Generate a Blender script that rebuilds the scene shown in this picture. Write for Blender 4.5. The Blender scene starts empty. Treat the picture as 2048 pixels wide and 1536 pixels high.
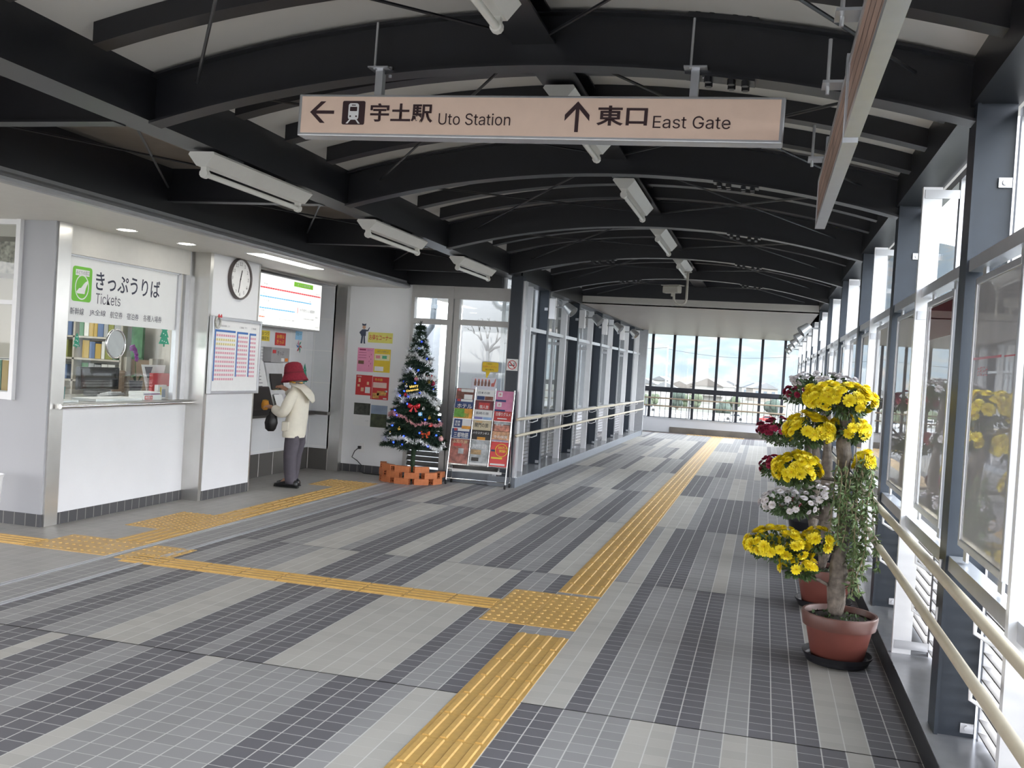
import bpy, bmesh, math, random
from mathutils import Vector, Matrix, Euler, noise
PI = math.pi
rad = math.radians
random.seed(7)
S = bpy.context.scene
COL = S.collection

# ------------------------------------------------------------------ camera
cd = bpy.data.cameras.new('camera')
cam = bpy.data.objects.new('camera', cd)
COL.objects.link(cam)
cd.sensor_fit = 'HORIZONTAL'
cd.sensor_width = 36.0
cd.lens = 34.38
cd.clip_start = 0.05
cd.clip_end = 6000
_r = Vector((0.965913, 0.251232, 0.062410))
_u = Vector((-0.064842, 0.001406, 0.997895))
_w = Vector((-0.250616, 0.967926, -0.017649))
mw = Matrix.Identity(4)
for i in range(3):
    mw[i][0] = _r[i]; mw[i][1] = _u[i]; mw[i][2] = -_w[i]
mw[2][3] = 1.5167
cam.matrix_world = mw
S.camera = cam

# ------------------------------------------------------------------ sky, sun, exposure
SKY_LO, SKY_HI = 4.2, 11.0
wd = bpy.data.worlds.new('sky')
S.world = wd
wd.use_nodes = True
wt = wd.node_tree
for n in list(wt.nodes): wt.nodes.remove(n)
wo = wt.nodes.new('ShaderNodeOutputWorld')
wb = wt.nodes.new('ShaderNodeBackground')
tc = wt.nodes.new('ShaderNodeTexCoord')
sx = wt.nodes.new('ShaderNodeSeparateXYZ')
cr = wt.nodes.new('ShaderNodeValToRGB')
cr.color_ramp.elements[0].position = 0.0
cr.color_ramp.elements[0].color = (1.0, 0.975, 0.97, 1)
cr.color_ramp.elements[1].position = 0.55
cr.color_ramp.elements[1].color = (0.86, 0.91, 1.0, 1)
wt.links.new(tc.outputs['Generated'], sx.inputs[0])
wt.links.new(sx.outputs['Z'], cr.inputs[0])
mr = wt.nodes.new('ShaderNodeMapRange')          # brighter hazy sky on the sunny side
mr.inputs[1].default_value = -0.3; mr.inputs[2].default_value = 0.9
mr.inputs[3].default_value = SKY_LO; mr.inputs[4].default_value = SKY_HI
mr.interpolation_type = 'SMOOTHSTEP'
wt.links.new(sx.outputs['X'], mr.inputs[0])
wt.links.new(mr.outputs[0], wb.inputs[1])
wt.links.new(cr.outputs[0], wb.inputs[0])
wt.links.new(wb.outputs[0], wo.inputs[0])

sd = bpy.data.lights.new('sun', 'SUN')
sun = bpy.data.objects.new('sun', sd)
COL.objects.link(sun)
sd.energy = 3.5
sd.angle = rad(2)
sd.color = (1.0, 0.95, 0.86)
_sd = Vector((-0.10, 0.75, -0.62))       # the way the light travels
sun.rotation_euler = _sd.to_track_quat('-Z', 'Y').to_euler()

S.view_settings.view_transform = 'Standard'
S.view_settings.look = 'None'
S.view_settings.gamma = 1.0
S.view_settings.use_curve_mapping = False
S.view_settings.exposure = 0.38
S.cycles.max_bounces = 10
S.cycles.diffuse_bounces = 5
S.cycles.glossy_bounces = 4
S.cycles.transparent_max_bounces = 24
S.cycles.sample_clamp_indirect = 6.0

# ------------------------------------------------------------------ materials
M = {}
def mat(name, col, rough=0.55, metal=0.0, emit=0.0, var=0.05, scale=14.0, spec=0.5, bump=0.0, ecol=None):
    if name in M: return M[name]
    m = bpy.data.materials.new(name)
    m.use_nodes = True
    nt = m.node_tree
    b = nt.nodes['Principled BSDF']
    b.inputs['Roughness'].default_value = rough
    b.inputs['Metallic'].default_value = metal
    b.inputs['Specular IOR Level'].default_value = spec
    c = (col[0], col[1], col[2], 1)
    if var > 0:
        t = nt.nodes.new('ShaderNodeTexCoord')
        nz = nt.nodes.new('ShaderNodeTexNoise')
        nz.inputs['Scale'].default_value = scale
        nz.inputs['Detail'].default_value = 3
        rp = nt.nodes.new('ShaderNodeValToRGB')
        rp.color_ramp.elements[0].position = 0.3
        rp.color_ramp.elements[1].position = 0.7
        rp.color_ramp.elements[0].color = tuple(max(0, v * (1 - var)) for v in col) + (1,)
        rp.color_ramp.elements[1].color = tuple(min(1, v * (1 + var)) for v in col) + (1,)
        nt.links.new(t.outputs['Object'], nz.inputs['Vector'])
        nt.links.new(nz.outputs['Fac'], rp.inputs[0])
        nt.links.new(rp.outputs[0], b.inputs['Base Color'])
        if bump:
            bp = nt.nodes.new('ShaderNodeBump')
            bp.inputs['Strength'].default_value = bump
            bp.inputs['Distance'].default_value = 0.01
            nt.links.new(nz.outputs['Fac'], bp.inputs['Height'])
            nt.links.new(bp.outputs[0], b.inputs['Normal'])
    else:
        b.inputs['Base Color'].default_value = c
    if emit:
        e = ecol or col
        b.inputs['Emission Color'].default_value = (e[0], e[1], e[2], 1)
        b.inputs['Emission Strength'].default_value = emit
    M[name] = m
    return m

def srgb(r, g, b):
    f = lambda v: (v / 255 / 12.92) if v / 255 <= 0.04045 else ((v / 255 + 0.055) / 1.055) ** 2.4
    return (f(r), f(g), f(b))

def glassmat(name, tint=(0.96, 0.98, 0.98), ior=1.45, gloss=1.0):
    m = bpy.data.materials.new(name)
    m.use_nodes = True
    nt = m.node_tree
    for n in list(nt.nodes): nt.nodes.remove(n)
    o = nt.nodes.new('ShaderNodeOutputMaterial')
    tr = nt.nodes.new('ShaderNodeBsdfTransparent'); tr.inputs[0].default_value = tint + (1,)
    gl = nt.nodes.new('ShaderNodeBsdfGlossy'); gl.inputs['Roughness'].default_value = 0.02
    fr = nt.nodes.new('ShaderNodeFresnel'); fr.inputs[0].default_value = ior
    mx = nt.nodes.new('ShaderNodeMixShader')
    mu = nt.nodes.new('ShaderNodeMath'); mu.operation = 'MULTIPLY'; mu.inputs[1].default_value = gloss
    ge = nt.nodes.new('ShaderNodeNewGeometry')
    mi = nt.nodes.new('ShaderNodeMix'); mi.inputs[2].default_value = ior; mi.inputs[3].default_value = 1 / ior
    nt.links.new(ge.outputs['Backfacing'], mi.inputs[0])
    nt.links.new(mi.outputs[0], fr.inputs[0])
    nt.links.new(fr.outputs[0], mu.inputs[0])
    nt.links.new(mu.outputs[0], mx.inputs[0])
    nt.links.new(tr.outputs[0], mx.inputs[1])
    nt.links.new(gl.outputs[0], mx.inputs[2])
    nt.links.new(mx.outputs[0], o.inputs[0])
    M[name] = m
    return m

def tilemat(name, col, sx_, sy_, grout, gx=0.03, gy=0.03, ax=(0, 1), rough=0.45, offx=0.0, offy=0.0, var=0.06, gmixy=1.0):
    """tiles laid on two object axes, with thin grout joints"""
    m = bpy.data.materials.new(name)
    m.use_nodes = True
    nt = m.node_tree
    b = nt.nodes['Principled BSDF']
    b.inputs['Roughness'].default_value = rough
    b.inputs['Specular IOR Level'].default_value = 0.3
    t = nt.nodes.new('ShaderNodeTexCoord')
    s = nt.nodes.new('ShaderNodeSeparateXYZ')
    nt.links.new(t.outputs['Object'], s.inputs[0])
    def mth(op, a, bb=None):
        n = nt.nodes.new('ShaderNodeMath'); n.operation = op
        for i, v in enumerate((a, bb)):
            if v is None: continue
            if isinstance(v, (int, float)): n.inputs[i].default_value = v
            else: nt.links.new(v, n.inputs[i])
        return n.outputs[0]
    def joint(out, size, off, g):
        q = mth('DIVIDE', mth('SUBTRACT', out, off), size)
        fr = mth('FRACT', q)
        d = mth('ABSOLUTE', mth('SUBTRACT', fr, 0.5))
        return mth('GREATER_THAN', d, 0.5 - g), mth('FLOOR', q)
    jx, ix = joint(s.outputs[ax[0]], sx_, offx, gx)
    jy, iy = joint(s.outputs[ax[1]], sy_, offy, gy)
    jf = mth('MAXIMUM', jx, mth('MULTIPLY', jy, gmixy))
    cb = nt.nodes.new('ShaderNodeCombineXYZ')
    nt.links.new(ix, cb.inputs[0]); nt.links.new(iy, cb.inputs[1])
    wn = nt.nodes.new('ShaderNodeTexWhiteNoise'); wn.noise_dimensions = '2D'
    nt.links.new(cb.outputs[0], wn.inputs['Vector'])
    rp = nt.nodes.new('ShaderNodeValToRGB')
    rp.color_ramp.elements[0].color = tuple(v * (1 - var) for v in col) + (1,)
    rp.color_ramp.elements[1].color = tuple(v * (1 + var) for v in col) + (1,)
    nt.links.new(wn.outputs['Value'], rp.inputs[0])
    nz = nt.nodes.new('ShaderNodeTexNoise'); nz.inputs['Scale'].default_value = 1.6; nz.inputs['Detail'].default_value = 5
    nt.links.new(t.outputs['Object'], nz.inputs['Vector'])
    md = nt.nodes.new('ShaderNodeMapRange'); md.inputs[3].default_value = 0.90; md.inputs[4].default_value = 1.07
    nt.links.new(nz.outputs['Fac'], md.inputs[0])
    vm = nt.nodes.new('ShaderNodeVectorMath'); vm.operation = 'SCALE'
    nt.links.new(rp.outputs[0], vm.inputs[0]); nt.links.new(md.outputs[0], vm.inputs['Scale'])
    mx = nt.nodes.new('ShaderNodeMix'); mx.data_type = 'RGBA'
    nt.links.new(jf, mx.inputs[0])
    nt.links.new(vm.outputs[0], mx.inputs[6])
    mx.inputs[7].default_value = grout + (1,)
    nt.links.new(mx.outputs[2], b.inputs['Base Color'])
    M[name] = m
    return m

def brushed(name, col=(0.62, 0.61, 0.59), rough=0.28):
    m = mat(name, col, rough, 0.95, var=0.06, scale=3)
    return m

# ------------------------------------------------------------------ mesh helpers
def V(*a): return Vector(a)

class MB:
    """collects shapes into one mesh"""
    def __init__(s, off=(0, 0, 0)):
        s.bm = bmesh.new(); s.o = Vector(off); s.mi = 0
    def _f(s, vs, flip=False):
        try:
            f = s.bm.faces.new(vs if not flip else vs[::-1]); f.material_index = s.mi; return f
        except ValueError: return None
    def v(s, p): return s.bm.verts.new(Vector(p) - s.o)
    def box(s, x0, x1, y0, y1, z0, z1):
        v = [s.v((x, y, z)) for z in (z0, z1) for y in (y0, y1) for x in (x0, x1)]
        for q in ((0, 2, 3, 1), (4, 5, 7, 6), (0, 1, 5, 4), (2, 6, 7, 3), (0, 4, 6, 2), (1, 3, 7, 5)):
            s._f([v[i] for i in q])
        return s
    def obox(s, c, ax, ay, az):
        c = Vector(c); ax = Vector(ax); ay = Vector(ay); az = Vector(az)
        v = [s.v(c + ax * i + ay * j + az * k) for k in (-1, 1) for j in (-1, 1) for i in (-1, 1)]
        for q in ((0, 2, 3, 1), (4, 5, 7, 6), (0, 1, 5, 4), (2, 6, 7, 3), (0, 4, 6, 2), (1, 3, 7, 5)):
            s._f([v[i] for i in q])
        return s
    def ring(s, c, a, b, n): return [s.v(Vector(c) + a * math.cos(2 * PI * i / n) + b * math.sin(2 * PI * i / n)) for i in range(n)]
    def bridge(s, r0, r1):
        n = len(r0)
        for i in range(n): s._f([r0[i], r0[(i + 1) % n], r1[(i + 1) % n], r1[i]])
    def tube(s, pts, r, n=10, caps=True):
        pts = [Vector(p) for p in pts]
        rs = r if isinstance(r, (list, tuple)) else [r] * len(pts)
        prev = None; a = None
        for i, p in enumerate(pts):
            d = (pts[min(i + 1, len(pts) - 1)] - pts[max(i - 1, 0)]).normalized()
            if a is None:
                a = d.orthogonal().normalized()
            else:
                a = (a - d * a.dot(d))
                a = a.normalized() if a.length > 1e-6 else d.orthogonal().normalized()
            b = d.cross(a)
            rg = s.ring(p, a * rs[i], b * rs[i], n)
            if prev: s.bridge(prev, rg)
            elif caps: s._f(rg[::-1])
            prev = rg
        if caps: s._f(prev)
        return s
    def lathe(s, prof, c=(0, 0, 0), n=24, ax='z', cap=True):
        c = Vector(c)
        A, B, D = {'z': (V(1, 0, 0), V(0, 1, 0), V(0, 0, 1)), 'x': (V(0, 1, 0), V(0, 0, 1), V(1, 0, 0)), 'y': (V(0, 0, 1), V(1, 0, 0), V(0, 1, 0))}[ax] if isinstance(ax, str) else ax
        prev = None
        for (r, h) in prof:
            rg = s.ring(c + D * h, A * max(r, 1e-4), B * max(r, 1e-4), n)
            if prev: s.bridge(prev, rg)
            elif cap: s._f(rg[::-1])
            prev = rg
        if cap: s._f(prev)
        return s
    def loft(s, rings, n=16, cap=True):
        """rings: (centre, half axis a, half axis b)"""
        prev = None
        for (c, a, b) in rings:
            rg = s.ring(c, Vector(a), Vector(b), n)
            if prev: s.bridge(prev, rg)
            elif cap: s._f(rg[::-1])
            prev = rg
        if cap: s._f(prev)
        return s
    def sph(s, c, r, n=10, m=6, sc=(1, 1, 1)):
        prev = None; c = Vector(c)
        top = s.v(c + V(0, 0, r * sc[2])); bot = s.v(c - V(0, 0, r * sc[2]))
        for j in range(1, m):
            t = PI * j / m
            rg = [s.v(c + V(r * sc[0] * math.sin(t) * math.cos(2 * PI * i / n), r * sc[1] * math.sin(t) * math.sin(2 * PI * i / n), r * sc[2] * math.cos(t))) for i in range(n)]
            if prev:
                for i in range(n): s._f([prev[i], rg[i], rg[(i + 1) % n], prev[(i + 1) % n]])
            else:
                for i in range(n): s._f([top, rg[i], rg[(i + 1) % n]])
            prev = rg
        for i in range(n): s._f([prev[i], bot, prev[(i + 1) % n]])
        return s
    def prism(s, poly, o, ex, ey, th):
        """2-D outline poly in the plane o + x*ex + y*ey, thickened along the plane's normal by th"""
        o = Vector(o); ex = Vector(ex); ey = Vector(ey); nz = ex.cross(ey).normalized()
        a = [s.v(o + ex * x + ey * y) for x, y in poly]
        b = [s.v(o + ex * x + ey * y + nz * th) for x, y in poly]
        s._f(a[::-1]); s._f(b)
        n = len(a)
        for i in range(n): s._f([a[i], a[(i + 1) % n], b[(i + 1) % n], b[i]])
        return s
    def quad(s, a, b, c, d):
        s._f([s.v(p) for p in (a, b, c, d)]); return s
    def tri(s, a, b, c):
        s._f([s.v(p) for p in (a, b, c)]); return s
    def build(s, name, mats, parent=None, smooth=False, bevel=0.0, kind=None, fix=True):
        if fix: bmesh.ops.recalc_face_normals(s.bm, faces=s.bm.faces)
        me = bpy.data.meshes.new(name)
        s.bm.to_mesh(me); s.bm.free()
        if not isinstance(mats, (list, tuple)): mats = [mats]
        for m in mats: me.materials.append(m)
        if smooth:
            for p in me.polygons: p.use_smooth = True
        o = bpy.data.objects.new(name, me)
        COL.objects.link(o)
        if parent: o.parent = parent
        else: o.location = s.o
        if smooth == 'auto':
            try:
                me.set_sharp_from_angle(angle=rad(40))
            except Exception: pass
        if bevel:
            md = o.modifiers.new('edge', 'BEVEL'); md.width = bevel; md.segments = 2; md.limit_method = 'ANGLE'
        if kind: o['kind'] = kind
        return o

def tag(o, label=None, cat=None, group=None, kind=None):
    if label: o['label'] = label
    if cat: o['category'] = cat
    if group: o['group'] = group
    if kind: o['kind'] = kind
    return o

def thing(name, label, cat, loc=(0, 0, 0), group=None, kind=None, rz=0.0):
    o = bpy.data.objects.new(name, None)
    COL.objects.link(o)
    o.location = loc
    o.rotation_euler = (0, 0, rz)
    o.empty_display_size = 0.1
    if kind: o['kind'] = kind
    else: tag(o, label, cat, group)
    return o

KIDS = {}
def dup(root, loc, label=None, group=None, rz=None):
    r = root.copy(); COL.objects.link(r); r.location = loc
    if rz is not None: r.rotation_euler = (0, 0, rz)
    if label: r['label'] = label
    if group: r['group'] = group
    for ch in root.children:
        c = ch.copy(); COL.objects.link(c); c.parent = r
        for g in ch.children:
            d = g.copy(); COL.objects.link(d); d.parent = c
    return r

NTH = 'first second third fourth fifth sixth seventh eighth ninth tenth eleventh twelfth thirteenth fourteenth fifteenth sixteenth seventeenth eighteenth nineteenth twentieth'.split()

SANS = None
try:
    SANS = bpy.data.fonts.load(bpy.utils.system_resource('DATAFILES', path='fonts') + '/Inter.woff2')   # Blender's own interface font
except Exception: pass

def text(body, o, ex, ey, w=None, h=None, mt=None, parent=None, name='lettering', bold=0.0, align='C', off=0.0015, squash=None):
    """letters as a thin mesh on the plane at o with unit axes ex (reading direction) and ey (up); fitted to height h and/or width w"""
    cu = bpy.data.curves.new('lettering', 'FONT')
    cu.body = body; cu.resolution_u = 3
    if SANS and all(ord(ch) < 128 for ch in body): cu.font = SANS
    cu.offset = bold
    to = bpy.data.objects.new('lettering_tmp', cu)
    COL.objects.link(to)
    dg = bpy.context.evaluated_depsgraph_get()
    me = bpy.data.meshes.new_from_object(to.evaluated_get(dg))
    bpy.data.objects.remove(to); bpy.data.curves.remove(cu)
    if not len(me.vertices): return None
    xs = [v.co.x for v in me.vertices]; ys = [v.co.y for v in me.vertices]
    x0, x1, y0, y1 = min(xs), max(xs), min(ys), max(ys)
    W_, H_ = max(x1 - x0, 1e-5), max(y1 - y0, 1e-5)
    if h and w: fx, fy = w / W_, h / H_
    elif h: fx = fy = h / H_
    else: fx = fy = w / W_
    ax = {'C': (x0 + x1) / 2, 'L': x0, 'R': x1}[align]
    ay = (y0 + y1) / 2
    o = Vector(o); ex = Vector(ex).normalized(); ey = Vector(ey).normalized(); nz = ex.cross(ey)
    loc = Vector(parent.location) if parent else Vector((0, 0, 0))
    for v in me.vertices:
        p = o + ex * ((v.co.x - ax) * fx) + ey * ((v.co.y - ay) * fy) + nz * off
        v.co = p - loc
    me.materials.clear()
    me.materials.append(mt)
    ob = bpy.data.objects.new(name, me)
    COL.objects.link(ob)
    if parent: ob.parent = parent
    return ob

# palette
steel = mat('dark_navy_steel', (0.0085, 0.009, 0.0125), 0.36, var=0.12, spec=0.6)
colpaint = mat('blue_grey_paint', (0.021, 0.029, 0.042), 0.42, var=0.06)
alu = mat('aluminium', (0.56, 0.57, 0.60), 0.34, 0.75, var=0.03)
white = mat('white_paint', (0.78, 0.78, 0.80), 0.4, var=0.02)
whitepanel = mat('white_panel', (0.74, 0.745, 0.77), 0.32, var=0.02, scale=2)
greypanel = mat('grey_wall_panel', (0.56, 0.57, 0.60), 0.4, var=0.02, scale=2)
stainless = brushed('stainless')
darktile = tilemat('dark_base_tile', (0.075, 0.075, 0.08), 0.105, 0.2, (0.28, 0.27, 0.26), ax=(1, 2), gx=0.03, gy=0.0)
cream = mat('cream_rail', (0.50, 0.44, 0.33), 0.38, var=0.05)
black = mat('black_plastic', (0.012, 0.012, 0.013), 0.4, var=0.1)
rubber = mat('rubber', (0.02, 0.02, 0.02), 0.7, var=0.1)
glass = glassmat('clear_glass')
chrome = mat('chrome', (0.75, 0.75, 0.76), 0.14, 1.0, var=0.02)
# ================================================================== SETTING
Y0, YP = 4.38, 2.38                    # first portal frame in view and the frame pitch
XL, XR = -3.1, 0.76                    # inner faces of the column rows
GROUND = -7.0

# ---- floor -------------------------------------------------------
PR = 2.809 / 30
fl_l = tilemat('floor_tile_light', (0.45, 0.43, 0.395), 0.1, PR, (0.60, 0.59, 0.56), gx=0.026, gy=0.012, offx=-1.278, offy=4.298, gmixy=0.5, rough=0.6)
fl_m = tilemat('floor_tile_mid', (0.295, 0.287, 0.287), 0.1, PR, (0.56, 0.55, 0.53), gx=0.028, gy=0.022, offx=-1.278, offy=4.298, gmixy=0.75, rough=0.6)
fl_d = tilemat('floor_tile_dark', (0.142, 0.137, 0.148), 0.1, PR, (0.56, 0.55, 0.53), gx=0.028, gy=0.024, offx=-1.278, offy=4.298, gmixy=0.85, rough=0.6)
fl_o = tilemat('floor_tile_office', (0.36, 0.345, 0.325), 0.1, PR, (0.46, 0.45, 0.43), gx=0.02, gy=0.016, offx=-1.278, offy=4.298)
jointm = mat('floor_joint', (0.07, 0.07, 0.07), 0.7)
SEC = 2.809; SY = 4.298
pat_left = {0: 'LLMDDDMMMMMMLDDDMMDDDLDDDMML', 1: 'DMMDLLLLLLDDDMDDDLLLMMMDDMMD',
            2: 'LLDMMDDMMLDDDLLDDDMLLLMMDMDD', 3: 'LMDDMLLMDDMLLLDDMMLMDDLLMMDM',
            4: 'LLMMDDLLLMMLLMMDDLMMDMLLDDMM', 5: 'DMMDLLLLDMMMDDLLMMDMLLMMDDLM'}
pat_right = {0: 'DDMMMLLMMLLLDDLDD', 1: 'LLDMMMDDMMDDDLLDD', 2: 'MLDDDMMLMMMDDDMMD', 3: 'LLLMDDDDDDMMMMDDM',
             4: 'DDDMMMLLMMMLMMMDD', 5: 'LLMDDMMMMLMMMMDMM'}
rf = random.Random(11)
def randpat(n):
    s = ''
    while len(s) < n: s += rf.choice('LMDMLM') * rf.randint(1, 3)
    return s[:n]
fb = MB()
def strip(x0, x1, y0, y1, mi):
    fb.mi = mi
    fb.quad((x0, y0, 0), (x1, y0, 0), (x1, y1, 0), (x0, y1, 0))
IX = {'L': 0, 'M': 1, 'D': 2}
JW = 0.004
for s_ in range(-2, 9):
    ya = SY + SEC * (s_ - 1); yb = ya + SEC
    yb = min(yb, 26.60)
    pl = pat_left.get(s_) or randpat(28)
    pr_ = pat_right.get(s_) or randpat(17)
    for k, ch in enumerate(pl): strip(-1.278 - 0.1 * (k + 1), -1.278 - 0.1 * k, ya + JW, yb - JW, IX[ch])
    for k, ch in enumerate(pr_): strip(-0.978 + 0.1 * k, -0.978 + 0.1 * (k + 1), ya + JW, yb - JW, IX[ch])
    strip(-1.278, -0.978, ya + JW, yb - JW, 1)
    fb.mi = 3
    for yy in (ya - JW, yb - JW):
        strip(-4.078, 0.722, yy, yy + 2 * JW, 3)
strip(-4.41, -4.078, -6, 12.6, 1)
strip(-9.5, -4.41, -6, 12.6, 4)
strip(-4.078, 0.722, 26.60, 27.1, 3)
strip(-6.0, -4.078, 24.9, 27.1, 1)
strip(-9.5, -4.41, 12.6, 13, 4)
floor = fb.build('floor', [fl_l, fl_m, fl_d, jointm, fl_o], kind='structure', fix=False)
sb = MB(); sb.box(-9.6, 1.25, -6.3, 27.4, -2.9, -0.012)
sb.build('floor_slab', mat('concrete', (0.36, 0.36, 0.36), 0.8, var=0.12), kind='structure')

b = MB(); b.box(-3.4, 1.3, -6.2, -6.0, -.02, 3.6); b.build('wall_sky_block', mat('sky_block_grey', (0.34, 0.34, 0.35), .6, var=.04, scale=2), kind='structure')  # unseen wall added to keep open sky out of the end pane's reflection
# sliding door tracks in the floor
for xx in (-4.41, -4.09):
    tb = MB(); tb.box(xx - 0.02, xx - 0.006, 0, 11.9, 0.0, 0.006); tb.box(xx + 0.006, xx + 0.02, 0, 11.9, 0.0, 0.006)
    tb.build('floor_track_strip', alu, kind='structure')

# tactile paving (yellow): guiding bars and warning dots
tac = mat('tactile_yellow', (0.56, 0.345, 0.105), 0.45, var=0.08, scale=30)
tb = MB()
def tac_plain(x0, x1, y0, y1):
    tb.box(x0 + .002, x1 - .002, y0 + .002, y1 - .002, 0.0, 0.004)
def bars(x0, y0, x1, y1, along):
    """one block with four raised bars"""
    tac_plain(x0, x1, y0, y1)
    n = 4
    for i in range(n):
        if along == 'y':
            c = x0 + (i + 0.5) * (x1 - x0) / n
            a, b, lo, hi = c - .017, c + .017, y0 + .012, y1 - .012
            tb.prism([(a, 0), (b, 0), (b - .005, .006), (a + .005, .006)], (0, lo, .004), (1, 0, 0), (0, 0, 1), -(hi - lo))
        else:
            c = y0 + (i + 0.5) * (y1 - y0) / n
            a, b, lo, hi = c - .017, c + .017, x0 + .012, x1 - .012
            tb.prism([(a, 0), (b, 0), (b - .005, .006), (a + .005, .006)], (lo, 0, .004), (0, 1, 0), (0, 0, 1), (hi - lo))
def dots(x0, y0, x1, y1, n=5):
    tac_plain(x0, x1, y0, y1)
    for i in range(n):
        for j in range(n):
            cx = x0 + (i + .5) * (x1 - x0) / n; cy = y0 + (j + .5) * (y1 - y0) / n
            tb.lathe([(.013, .004), (.012, .007), (.008, .010)], (cx, cy, 0), 8)
L_ = 0.281
y = 4.298 - 12 * L_
JY0, JY1 = 5.60, 6.47
while y < 26.2:
    if not (y + L_ > JY0 + 0.05 and y < JY1 - 0.03):
        bars(-1.278, y, -0.978, min(y + L_, 26.2), 'y')
    y += L_
for (a, b) in ((JY0, 6.03), (6.03, JY1)):
    for (c, d) in ((-1.565, -1.278), (-1.278, -0.978)): dots(c, a, d, b)
x = -1.565
while x > -3.98:
    bars(x - 0.30, 5.88, x, 6.14, 'x'); x -= 0.30
for k in range(2): dots(-4.36 + .0 + k * .17, 5.96, -4.19 + k * .17, 6.48, 4)
for k in range(4): dots(-5.36 + k * .235, 5.98 + 0, -5.36 + (k + 1) * .235, 6.24 + .27, 4) if k > 0 else bars(-5.66, 5.98, -5.36 + .235, 6.25, 'x')
for k in range(8): bars(-5.66 - .3 * (k + 1), 5.98, -5.66 - .3 * k, 6.25, 'x')
y = 6.51
while y < 10.3:
    if 7.2 < y + .14 < 7.85: dots(-4.755, y, -4.445, y + L_); dots(-5.08, y, -4.755, y + L_)
    else: bars(-4.755, y, -4.445, y + L_, 'y')
    y += L_
for a in (y, y + .3):
    dots(-4.755, a, -4.445, a + .3); dots(-5.08, a, -4.755, a + .3)
for k in range(3): dots(-1.95 + .5 * k, 26.25, -1.45 + .5 * k, 26.55, 6)
tb.build('floor_tactile_strip', tac, kind='structure')
tb = MB(); tb.box(-4.0, -1.96, 26.38, 26.42, 0, .006); tb.box(-.44, .7, 26.38, 26.42, 0, .006)
tb.build('floor_seam_strip', mat('rust_red', (0.16, 0.06, 0.045), 0.6), kind='structure')

# ---- kerbs under the glass walls ---------------------------------
curbm = mat('curb_paint', (0.17, 0.19, 0.22), 0.35, var=0.06)
curbtop = mat('curb_top', (0.34, 0.35, 0.37), 0.22, 0.3, var=0.05)
for nm, x0, x1, y0, y1 in (('curb_flower_side', 0.722, 1.05, -5, 27.0), ('curb_rack_side', -3.32, -2.96, 11.9, 24.9)):
    b = MB(); b.box(x0, x1, y0, y1, -0.02, 0.118); b.build(nm, steel if 'flower' in nm else curbm, kind='structure')  # same kerb both sides; flower-side face coloured darker to carry its shade
    b = MB(); b.box(x0 + (.0 if 'flower' in nm else -.0), x1, y0, y1, 0.118, 0.124); b.build(nm + '_top_strip', curbtop, kind='structure')
b = MB(); b.box(-4.5, -3.32, 11.95, 12.10, 0, 0.13); b.box(-3.32, -2.96, 11.88, 11.9, 0, .124); b.build('curb_window_side', curbm, kind='structure')

# ---- portal frames: curved beams ---------------------------------
XC, ZC, RB = (XL + XR) / 2, 2.89, 7.29
def zarch(x, lift=0.0):
    return ZC - RB + math.sqrt(max(RB * RB - (x - XC) ** 2, 0)) + lift
def arcbeam(bm, x0, x1, y0, y1, lo, hi, n=24):
    """curved bar between heights lo..hi above the beam's soffit curve"""
    prev = None
    for i in range(n + 1):
        x = x0 + (x1 - x0) * i / n
        q = [bm.v((x, y0, zarch(x, lo))), bm.v((x, y1, zarch(x, lo))), bm.v((x, y1, zarch(x, hi))), bm.v((x, y0, zarch(x, hi)))]
        if prev:
            for k in range(4): bm._f([prev[k], prev[(k + 1) % 4], q[(k + 1) % 4], q[k]])
        else: bm._f(q)
        prev = q
    bm._f(prev[::-1])
for k in range(-3, 5):
    yc = Y0 + YP * k
    b = MB((XC, yc, 2.89))
    arcbeam(b, XL, XR + .06, yc - .055, yc + .055, 0, .012)
    arcbeam(b, XL, XR + .06, yc - .055, yc + .055, .238, .25)
    arcbeam(b, XL, XR + .06, yc - .006, yc + .006, .012, .238)
    b.build('arch_beam', steel, kind='structure')
    # splice plates with bolts
    if k >= -1:
        for xs in (-0.28,) if k < 3 else (-0.28, -1.95):
            b = MB((xs, yc, 2.9))
            arcbeam(b, xs - .15, xs + .15, yc - .05, yc + .05, .25, .262, 4); arcbeam(b, xs - .15, xs + .15, yc - .05, yc + .05, -.010, 0, 4)
            for q in (-.11, -.05, .05, .11):
                for e in (-.035, .035):
                    z = zarch(xs + q)
                    b.lathe([(.017, -.034), (.017, -.010)], (xs + q, yc + e, z), 6)
                    b.lathe([(.017, .262), (.017, .285)], (xs + q, yc + e, z), 6)
            b.build('beam_splice', steel, kind='structure')
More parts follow.
